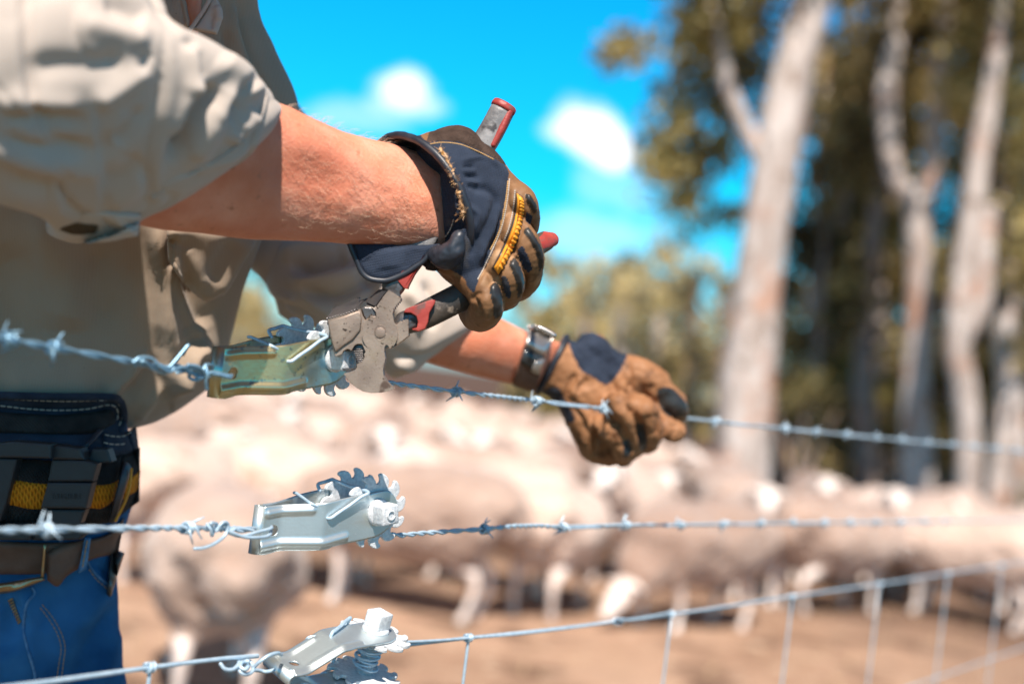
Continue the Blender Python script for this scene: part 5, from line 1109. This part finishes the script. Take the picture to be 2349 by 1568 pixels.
# leather trouser belt
lb = H(zbq((-150, 835), (0, 842), (240, 850), (420, 838), (560, 800), (632, 720)), zbq((-150, 1012), (0, 1010), (230, 1005), (400, 960), (500, 925), (602, 905)), .004, .004, M_belt, 'leather_belt', 60, 14)
H(zbq((236, 905), (300, 870), (400, 840), (450, 822)), zbq((238, 1040), (292, 1072), (340, 1020), (395, 985)), .011, .004, M_belt, 'belt_tip', 40, 14, 5, lb)
obj('belt_buckle', *join(patch(zbq((-60, 1062), (60, 1048), (150, 1030), (222, 1022)), zbq((-60, 1118), (60, 1100), (160, 1068), (230, 1040)), hb, .014, .004, 40, 8, 1.1, 4), patch(zbq((222, 855), (236, 858)), zbq((205, 1030), (222, 1032)), hb, .014, .003, 6, 30, 1.1, 4)), M_brass, lb)
# tool belt: padded back, webbing, big clip
pad = H(zbq((-150, 88), (0, 95), (300, 103), (560, 108), (612, 130)), zbq((-150, 420), (0, 400), (300, 400), (560, 400), (618, 285)), .004, .010, M_black, 'tool_belt', 70, 26, 9)
pad2 = patch(zbq((505, 285), (560, 282), (640, 285), (692, 258)), zbq((540, 420), (600, 410), (660, 395), (706, 372)), hb2, .010, .008, 30, 14, 1.1, 5); obj('side_pad', *pad2, M_black, pad)
obj('pad_edge', *tube([on(hb2, x, y, .013) for x, y in catmull(zbq((-150, 96), (0, 102), (300, 110), (560, 112), (606, 130), (626, 170), (630, 230), (612, 285)), 70)], .0030, 10), M_black, pad)
obj('pad_pocket', *patch(zbq((-150, 180), (0, 186), (300, 200), (540, 176), (580, 190)), zbq((-150, 300), (0, 292), (300, 300), (480, 292), (590, 240)), hb2, .015, .004, 60, 14, 1.1, 7), M_web, pad)
for ln in (zbq((-60, 115), (0, 118), (300, 132), (560, 128), (605, 150), (622, 200), (606, 255)), zbq((-60, 150), (0, 155), (160, 172), (300, 178), (440, 172), (540, 152), (585, 160), (600, 195), (592, 240))):
    obj('stitching', *stitches(hb2, ln, 9, 6, .00055, .0150, 1.1), M_thread, pad)
for ln in (zbq((536, 302), (580, 310), (630, 308), (672, 285)), zbq((530, 342), (570, 350), (620, 350), (650, 338))): obj('stitching', *stitches(hb2, ln, 8, 5, .0005, .0185), M_thread, pad)
W1 = lambda t, b, off, m_, name, nu=40: H(t, b, off, .003, m_, name, nu, 12, 6, pad)
W1(zbq((-150, 400), (60, 420), (235, 430), (480, 450), (560, 420), (618, 402)), zbq((-150, 765), (0, 752), (160, 745), (410, 758), (560, 748), (585, 700)), .012, M_web, 'webbing')
W1(zbq((620, 400), (670, 385), (712, 365)), zbq((575, 745), (640, 690), (708, 640)), .010, M_web, 'webbing', 16)
W1(zbq((-150, 520), (60, 524), (207, 543), (465, 550), (545, 548), (612, 528)), zbq((-150, 672), (30, 664), (175, 686), (435, 680), (520, 680), (596, 622)), .0138, M_webo, 'webbing_stripe', 60)
W1(zbq((640, 530), (680, 505), (714, 480)), zbq((620, 640), (660, 612), (704, 585)), .0118, M_webo, 'webbing_stripe', 16)
# keeper with stitched orange edge
obj('strap_keeper', *patch(zbq((625, 452), (645, 440), (670, 470)), zbq((548, 748), (575, 752), (588, 740)), hb2, .024, .005, 14, 34, 1.1, 4), M_bind, pad)
obj('keeper_trim', *tube([on(hb2, x, y, .030) for x, y in catmull(zbq((668, 478), (660, 560), (640, 630), (612, 690), (588, 738)), 30)], .0011, 8), M_orange, pad)
obj('strap_end', *patch(zbq((500, 270), (530, 275)), zbq((415, 370), (440, 375)), hb2, .022, .004, 10, 16, 1.1, 4), M_bind, pad)
# plastic clip: faceted blocks proud of the webbing
def slab(pts, off, th, bev=.0016):
    q = zbq(*pts); z0 = min((on(hb2, x, y) - C0).dot(Fw) for x, y in q) - off
    return extrude([P(x, y, z0 - th + .0025 * i_) for i_, (x, y) in [(0, c) for c in q]], Fw * th, bev)
b1 = slab([(262, 428), (430, 432), (494, 450), (470, 540), (240, 540)], .010, .014); b2 = slab([(240, 544), (468, 546), (436, 678), (204, 676)], .011, .014); b3 = slab([(202, 680), (434, 682), (408, 752), (440, 800), (400, 836), (350, 838), (280, 838), (160, 838)], .009, .013)
b4 = slab([(262, 352), (410, 372), (430, 430), (262, 428)], .012, .018); b5 = slab([(470, 374), (545, 376), (566, 438), (560, 444), (495, 446), (440, 434)], .013, .016)
l1 = slab([(-60, 350), (60, 335), (258, 350), (258, 424), (90, 420), (-60, 418)], .012, .018); l2 = slab([(-60, 420), (88, 424), (28, 664), (0, 740), (-60, 760)], .010, .014); l3 = slab([(-60, 764), (160, 750), (150, 838), (-60, 838)], .009, .012)
clip = obj('belt_clip', *join(b1, b2, b3, b4, b5), M_plas, pad, smooth=False)
obj('belt_clip', *join(l1, l2, l3), M_plas, pad, smooth=False)
try:
    cu = bpy.data.curves.new('t', 'FONT'); cu.body = 'TOUGHBUILT'; cu.size = 1.0; cu.extrude = .06; tob = bpy.data.objects.new('t', cu); COL.objects.link(tob)
    dg = bpy.context.evaluated_depsgraph_get(); me = tob.evaluated_get(dg).to_mesh(); V, F = read(me); bpy.data.objects.remove(tob)
    q0, q1 = zbq((262, 628), (412, 628)); zf = min((on(hb2, x, y) - C0).dot(Fw) for x, y in zbq((240, 544), (468, 546), (436, 678), (204, 676))) - .0252
    a, b = P(*q0, zf), P(*q1, zf); sx = (b - a).length / V[:, 0].max(); V = np.array([tuple(a + (b - a).normalized() * v[0] * sx + Up * v[1] * sx * 1.7 - Fw * v[2] * .006) for v in V])
    obj('embossed_lettering', V, F, M_plas, clip if clip.parent is None else pad, smooth=False)
except Exception as ex: print('text', ex)
obj('pouch', *patch(zbq((560, 885), (600, 888), (632, 902)), zbq((540, 1110), (556, 1125), (566, 1122)), hb2, .0, .012, 14, 24, 1.16, 4), M_pad, man)
# ---- gloves and watch ----------------------------------------------------
def inpoly(X, Y, poly):
    r = np.zeros(X.shape, bool); n = len(poly)
    for i in range(n):
        x1, y1 = poly[i]; x2, y2 = poly[(i + 1) % n]
        c = ((y1 > Y) != (y2 > Y)) & (X < (x2 - x1) * (Y - y1) / (y2 - y1 + 1e-12) + x1); r ^= c
    return r
def zones(part, zs, zmax=None):
    """material index per face from panel outlines of the glove"""
    V, F = part; N = normals(V, F); Cn = np.array([V[list(f)].mean(0) for f in F]); X, Y, Z = projN(Cn); FN = np.array([N[list(f)].mean(0) for f in F])
    view = Cn - np.array(C0); view /= np.linalg.norm(view, axis=1)[:, None]; fr = -(FN * view).sum(1) > -.25; idx = np.zeros(len(F), int)
    for mi, poly in zs: pl_ = catmull(poly + [poly[0]], len(poly) * 5); idx[inpoly(X, Y, [tuple(q) for q in pl_]) & fr] = mi
    return idx
def raise_zone(part, polys, h, soft=5):
    V, F = part; N = normals(V, F); X, Y, Z = projN(V); D = np.zeros(len(V))
    view = V - np.array(C0); view /= np.linalg.norm(view, axis=1)[:, None]; fr = -(N * view).sum(1) > 0
    for poly in polys:
        pc = catmull(poly + [poly[0]], len(poly) * 5); ins = inpoly(X, Y, [tuple(q) for q in pc]); d, _, _ = segdist(X, Y, pc); D = np.maximum(D, np.where(ins & fr, np.clip(d / soft, 0, 1), 0))
    return V + N * (D * h)[:, None], F
GM = [M_leather, M_black, M_knit, M_pad, M_bind]
hand = loft([(1010, 372, 1022, 560, .950, .60), (968, 338, 1028, 592, .946, .60, 72, -12), (897, 320, 1030, 606, .942, .60, 92, -18), (893, 314, 1034, 610, .940, .66, 96, -18), (905, 313, 1034, 612, .940, .68, 92, -16),
             (950, 312, 1018, 610, .940, .68, 80, -8), (990, 300, 1005, 618, .940, .66, 50, 0), (1030, 294, 1022, 640, .942, .62, 25, 0), (1068, 300, 1050, 664, .943, .58, 10, 0), (1105, 324, 1072, 682, .943, .55), (1140, 350, 1088, 692, .943, .52),
             (1172, 392, 1098, 690, .943, .48), (1202, 425, 1110, 668, .944, .42), (1214, 462, 1130, 630, .944, .34), (1212, 500, 1160, 590, .944, .25)], 150, 160)
FR = dict(seg=28)
idx_f = tube([P(1075, 628, .940), P(1106, 662, .928), P(1118, 696, .928), P(1106, 722, .946), P(1086, 716, .968), P(1078, 700, .985)], [.0125, .0122, .0118, .0112, .0105, .009], 28, 26)
mid_f = tube([P(1120, 575, .938), P(1156, 612, .926), P(1165, 652, .930), P(1152, 678, .950), P(1130, 680, .972), P(1115, 665, .99)], [.0120, .0116, .0112, .0108, .0100, .009], 28, 26)
rng_f = tube([P(1150, 510, .938), P(1197, 552, .930), P(1211, 604, .938), P(1200, 648, .960), P(1180, 660, .984), P(1160, 640, .998)], [.0115, .0110, .0106, .0102, .0095, .0085], 28, 26)
pky_f = tube([P(1165, 440, .940), P(1196, 462, .934), P(1208, 496, .944), P(1203, 528, .968), P(1190, 540, .99)], [.0108, .0100, .0094, .0088, .008], 28, 24)
thumb = tube([P(1005, 355, .950), P(1045, 338, .946), P(1085, 356, .956), P(1112, 388, .978), P(1110, 420, .99)], [.0155, .0148, .0130, .0115, .0100], 28, 24)
gl = fuse([hand, idx_f, mid_f, rng_f, pky_f, thumb], .00105, 3)
pads = [zg((622, 1085), (655, 1045), (695, 1045), (738, 1130), (748, 1280), (728, 1350), (672, 1385), (658, 1250), (632, 1160)), zg((808, 865), (850, 800), (900, 850), (945, 960), (950, 1080), (898, 1190), (885, 1050), (840, 930)),
        zg((950, 545), (990, 505), (1060, 590), (1120, 700), (1145, 820), (1105, 930), (1088, 800), (1030, 670)), zg((968, 182), (1010, 190), (1060, 260), (1080, 330), (1050, 375), (1005, 290), (975, 245))]
gus = [zg((735, 985), (770, 970), (815, 1050), (830, 1175), (785, 1175), (752, 1080)), zg((895, 720), (940, 690), (1000, 800), (1030, 905), (985, 935), (920, 830)), zg((978, 365), (1032, 390), (1012, 475), (972, 435))]
blk = z2((560, 250), (640, 338), (740, 332), (850, 345), (960, 390), (1060, 440), (1112, 472), (1152, 530), (1145, 620), (1112, 800), (1080, 960), (1030, 1080), (968, 1180), (938, 1282), (895, 1250), (872, 1195), (800, 1150), (700, 1105), (600, 1085), (560, 1040), (330, 1000), (330, 320))
ter = z2((636, 345), (650, 290), (700, 250), (800, 215), (900, 225), (1000, 300), (1090, 380), (1135, 478), (1112, 478), (1060, 442), (960, 392), (850, 347), (740, 334))
gst = [('r', 9, -2.6, z2((930, 640), (1010, 640), (1070, 700), (1040, 820), (980, 930), (920, 1050))), ('r', 7, 2.0, z2((1085, 780), (1050, 900), (1000, 1000), (965, 1120))), ('r', 7, -1.8, z2((1110, 800), (1070, 930), (1020, 1040), (985, 1130))),
       ('r', 8, 2.0, z2((890, 740), (960, 800), (930, 900))), ('r', 4, -1.5, z2((860, 500), (940, 495))), ('r', 4, 1.3, z2((860, 530), (950, 525))), ('r', 4, -1.5, z2((870, 560), (960, 560))), ('r', 4, 1.3, z2((880, 590), (970, 600))), ('r', 4, -1.5, z2((890, 620), (970, 640))),
       ('r', 6, 1.6, z2((850, 460), (1000, 440), (1100, 500))), ('r', 9, -1.6, z2((880, 900), (940, 960), (900, 1080))), ('p', 4, -1.6, z2((1155, 525), (1140, 640), (1110, 800), (1075, 960), (1010, 1110), (935, 1280))), ('r', 9, 1.4, z2((1190, 560), (1170, 760), (1110, 980), (1020, 1160), (960, 1250))),
       ('r', 6, -2.0, z2((1255, 690), (1235, 860), (1180, 1010), (1100, 1150), (1010, 1260))), ('p', 4.5, -4.6, zg((700, 990), (735, 1090), (756, 1210), (752, 1330))), ('p', 4.5, -4.6, zg((880, 750), (940, 880), (962, 1020), (950, 1180))), ('p', 4, -3.6, zg((950, 440), (1000, 495), (1060, 560))), ('r', 8, 1.6, zg((590, 1150), (610, 1300), (590, 1400))), ('r', 4, -1.8, zg((470, 1180), (530, 1260), (560, 1390))),
       ('p', 4, -2.0, z2((640, 345), (740, 334), (850, 346), (960, 391), (1060, 441), (1112, 474))), ('r', 6, -1.4, zg((520, 1220), (500, 1280), (520, 1360))), ('r', 4, 1.2, zg((560, 1180), (560, 1270), (600, 1350))), ('r', 5, -1.6, zg((560, 1130), (480, 1160), (440, 1220))),
       ('r', 5, -1.2, z2((640, 1110), (720, 1170), (820, 1230))), ('r', 5, 1.2, z2((680, 1120), (760, 1160), (840, 1190)))]
gl = raise_zone(rumple(sculpt(gl, gst), .0007, 70, 6, octs=3), pads, .0022, 4)
fm = zones(gl, [(1, blk), (2, ter)] + [(1, g_) for g_ in gus] + [(3, p_) for p_ in pads])
# the hem lies as black binding whatever side it is seen from
glv = obj('glove', gl[0], gl[1], None, man, mats=GM, fmat=fm); glv['label'] = 'near glove of black fabric and worn brown leather gripping the plier handles'
gb = bvh_of(gl)
def ellring(st, k0, k1, n=60, grow=1.0):
    ax, ay, bx, by, Z, r, wx, wy = st; c = P((ax + bx) / 2, (ay + by) / 2, Z); u = (P(ax, ay, Z) - c) * grow; w = ((Rt * wx - Up * wy) * (Z / FPX) - Fw * (u.length * r)) * grow
    return [c + u * math.cos(t) + w * math.sin(t) for t in np.linspace(k0, k1, n)]
rim_st = (893, 314, 1034, 610, .940, .66, 96, -18)
obj('binding', *rumple(tube(ellring(rim_st, 0, 2 * math.pi, 90, 1.0), .0026, 12, caps='flat'), .0004, 300, 3), M_bind, glv)
obj('hem_fold', *rumple(fuse([tube([P(1000, 584, .928), P(1022, 590, .921), P(1042, 572, .918), P(1052, 545, .917)], [.006, .0085, .0075, .005], 16, 14)], .0012, 3), .0009, 160, 4), M_bind, glv)
# velcro flap hanging under the wrist
fp = patch([(800, 552), (860, 558), (930, 562), (1008, 560)], [(822, 602), (848, 640), (900, 641), (975, 596)], None, 0, .0045, 50, 26, .9345, edge=7)
fp = sculpt(fp, [('r', 30, 2.0, [(880, 570), (890, 620)]), ('r', 16, -1.5, [(950, 565), (940, 620)])])
obj('wrist_flap', *rumple(fp, .0006, 60, 4), M_black, glv)
obj('binding', *tube([P(x, y, .9300) for x, y in catmull([(800, 553), (808, 575), (819, 600), (830, 624), (846, 638), (868, 643), (892, 642), (929, 627), (952, 612), (972, 598), (990, 576), (1006, 566)], 60)], .0019, 10, flat=(Fw, .8)), M_bind, glv)
obj('palm_lining', *rumple(tube([P(x, y, .938) for x, y in z2((600, 1075), (640, 1070), (690, 1085), (740, 1100))], [.004, .007, .007, .005], 14, 12), .0006, 120, 2), M_web, glv)
# frayed lining showing along the binding
def zz2(*p): return z2(*p)
tf = [on(gb, x, y, .0012, .93) for x, y in catmull(z2((716, 388), (745, 420), (775, 480), (802, 545), (826, 610), (846, 680), (858, 750), (872, 800)), 60)]
obj('frayed_lining', *rumple(tube(tf, .0012, 12), .0020, 520, 4), M_tuft, glv)
rr = random.Random(3); fz = []
for k in range(160):
    a = rr.choice(tf); fz.append(tube([a, a + Vector((rr.gauss(0, 1), rr.gauss(0, 1), rr.gauss(0, 1))).normalized() * rr.uniform(.002, .005) - Fw * .002], [.00022, .00008], 4, caps='flat'))
obj('frayed_lining', *join(*fz), M_tuft, glv)
# orange knuckle strip with ribs
c1 = zg((885, 172), (884, 300), (862, 440), (812, 590), (745, 745), (664, 892)); c2_ = zg((942, 222), (950, 330), (932, 460), (880, 630), (806, 790), (708, 962))
und = patch(zg((876, 160), (866, 300), (842, 440), (792, 590), (722, 745), (640, 905)), zg((946, 215), (957, 330), (942, 460), (890, 640), (816, 800), (716, 974)), gb, .0002, .0016, 60, 12, .92, 6); obj('knuckle_base', *und, M_pad, glv)
stp = patch(c1, c2_, gb, .0016, .0018, 80, 22, .92, 5)
A1, A2 = catmull(c1, 60), catmull(c2_, 60)
half = [tuple(a * .55 + b * .45) for a, b in zip(A1, A2)]; stp = sculpt(stp, [('r', 2.2, -1.4, half)])
ks = obj('knuckle_strip', *stp, M_orange, glv)
rib = []
for k in range(4, 56, 3):
    a = A1[k] * .40 + A2[k] * .60; b = A1[k] * .06 + A2[k] * .94; rib.append(tube([on(gb, a[0], a[1], .0034, .92), on(gb, b[0], b[1], .0030, .92)], .0009, 7))
obj('rib', *join(*rib), M_orange, ks)
for ln, m_ in ((zg((815, 40), (795, 240), (752, 460), (705, 600), (640, 740), (566, 900), (505, 1010)), M_thread), (zg((800, 60), (778, 250), (735, 480), (690, 600), (630, 720)), M_tread), (zg((868, 150), (850, 330), (812, 500), (762, 640)), M_thread), (z2((660, 355), (740, 345), (850, 358), (960, 402), (1060, 452)), M_tread)):
    obj('stitching', *stitches(gb, ln, 3.2, 1.8, .00042, .0003, .92), m_, glv)
obj('hem_stitching', *stitches(None or bvh_of(join(gl)), z2((806, 830), (790, 880), (760, 930), (720, 968)), 6, 4, .0005, .0012, .93), M_thread, glv)
# ---- far glove on the wire
palm = loft([(1290, 772, 1236, 885, 1.285, .5), (1300, 772, 1232, 900, 1.282, .72), (1320, 784, 1250, 905, 1.282, .70), (1356, 800, 1285, 940, 1.284, .62), (1400, 816, 1312, 1000, 1.290, .58), (1440, 832, 1336, 1048, 1.295, .52), (1480, 856, 1372, 1066, 1.30, .50),
             (1512, 880, 1408, 1068, 1.305, .46), (1540, 908, 1452, 1052, 1.312, .40), (1560, 935, 1490, 1030, 1.32, .34)], 60, 80)
def F7(pts, r, n=20): return tube([P(*z7((x, y))[0], z_) for x, y, z_ in pts], r, 22, n)
fg = [F7([(1500, 1000, 1.285), (1560, 1060, 1.262), (1640, 1150, 1.252), (1700, 1260, 1.262), (1700, 1330, 1.285)], [.010, .0115, .0115, .0108, .010]),
      F7([(1600, 880, 1.262), (1665, 880, 1.240), (1720, 1000, 1.242), (1770, 1140, 1.252), (1790, 1270, 1.275)], [.0095, .0100, .0098, .0098, .009]),
      F7([(1780, 900, 1.265), (1840, 900, 1.245), (1900, 1000, 1.246), (1930, 1120, 1.256), (1900, 1220, 1.28)], [.0100, .0115, .0112, .0110, .010]),
      F7([(1880, 950, 1.29), (1990, 1040, 1.278), (2090, 1110, 1.275), (2150, 1125, 1.280)], [.011, .0108, .0102, .0098]),
      F7([(1620, 620, 1.300), (1800, 640, 1.292), (1930, 700, 1.292), (2030, 800, 1.292), (2110, 900, 1.296), (2150, 950, 1.305)], [.018, .0185, .0160, .0135, .0125, .0110], 26),
      F7([(1380, 560, 1.30), (1420, 430, 1.292), (1520, 500, 1.290), (1640, 600, 1.292)], [.014, .0165, .014, .014], 22)]
g2 = fuse([palm] + fg, .0017, 3)
st2_ = [('p', 6, -4.5, z7((1600, 960), (1650, 1080), (1720, 1180), (1752, 1330))), ('p', 6, -4.0, z7((1750, 880), (1800, 1000), (1840, 1100), (1870, 1240))), ('p', 6, -4.0, z7((1990, 950), (2000, 1060), (1990, 1180))), ('r', 5, -3, z7((1240, 830), (1320, 900), (1420, 930))), ('r', 5, -2.5, z7((1250, 900), (1340, 1000), (1400, 1120))), ('r', 6, 3, z7((1290, 880), (1360, 960), (1420, 1060))), ('r', 5, -2.5, z7((1560, 640), (1620, 740), (1640, 820))), ('r', 6, 2.5, z7((1620, 620), (1680, 720), (1700, 800))), ('r', 5, -2.5, z7((1740, 560), (1760, 660), (1740, 760))), ('r', 8, -3, z7((1300, 620), (1240, 720), (1200, 820))), ('r', 7, 2.4, z7((1340, 640), (1290, 740), (1240, 850))), ('r', 7, -2.4, z7((1400, 660), (1330, 740), (1290, 800))), ('r', 9, -3.5, z7((1560, 860), (1500, 980), (1480, 1100), (1440, 1260))), ('r', 8, 3, z7((1440, 1020), (1400, 1130), (1370, 1230))),
        ('r', 7, -3, z7((1500, 1150), (1460, 1250), (1450, 1340))), ('r', 6, 2.5, z7((1470, 1180), (1490, 1270), (1480, 1350))), ('r', 8, -3, z7((1640, 1000), (1720, 1180), (1760, 1320))), ('r', 7, -3, z7((1740, 880), (1820, 1040), (1870, 1200))), ('r', 10, -3, z7((1860, 720), (1870, 800), (1820, 860))),
        ('r', 6, -2, z7((1960, 720), (1920, 780))), ('r', 5, -2, z7((2110, 1050), (2140, 1100), (2120, 1150)))]
g2 = rumple(rumple(sculpt(g2, st2_), .0020, 55, 9), .0008, 150, 4)
bk2 = z7((1190, 250), (1400, 260), (1560, 340), (1700, 410), (1720, 500), (1575, 716), (1430, 655), (1330, 600), (1290, 520), (1262, 470)); un2 = z7((930, 800), (1120, 740), (1200, 860), (1280, 1015), (1190, 1040), (1130, 900))
fp2 = z7((1985, 755), (2100, 745), (2220, 860), (2240, 980), (2120, 1000), (2040, 960), (1990, 860)); fp3 = z7((1800, 1065), (1870, 1060), (1895, 1250), (1835, 1275)); fp4 = z7((1700, 1200), (1745, 1180), (1770, 1290), (1700, 1340))
fm2 = zones(g2, [(1, bk2), (4, un2), (3, fp2), (3, fp3), (3, fp4)])
glf = obj('glove', g2[0], g2[1], None, man, mats=[M_leather2, M_black, M_knit, M_pad, M_bind], fmat=fm2); glf['label'] = 'far glove, palm of tan leather closed on the top wire'
obj('binding', *tube(ellring((1300, 772, 1232, 900, 1.282, .74, 0, 0), 0, 2 * math.pi, 60), .0030, 10, caps='flat'), M_bind, glf)
# ---- wrist watch on the far arm
ws = loft([(1214, 752, 1178, 876, 1.250, .92), (1218, 748, 1178, 884, 1.250, .94), (1262, 768, 1222, 898, 1.260, .90), (1266, 774, 1228, 892, 1.261, .88)], 14, 80)
wat = obj('watch', *ws, M_belt, man); wb = bvh_of(ws)
obj('watch_case', *join(patch(z7((885, 225), (960, 225), (1040, 255), (1108, 300)), z7((838, 400), (890, 425), (960, 470), (1035, 490)), wb, .002, .007, 24, 20, 1.24, 4), tube([on(wb, x, y, .010) for x, y in catmull(z7((888, 228), (985, 240), (1060, 275), (1100, 300)), 16)], .0022, 8)), M_chrome, wat)
obj('watch_face', *patch(z7((852, 400), (930, 440), (1020, 486)), z7((806, 530), (860, 560), (905, 585)), wb, .003, .004, 16, 14, 1.24, 4), M_glass, wat)
obj('watch_link', *patch(z7((945, 500), (990, 495), (1030, 500)), z7((895, 600), (930, 625), (985, 640)), wb, .003, .0045, 14, 14, 1.24, 4), M_chrome, wat)
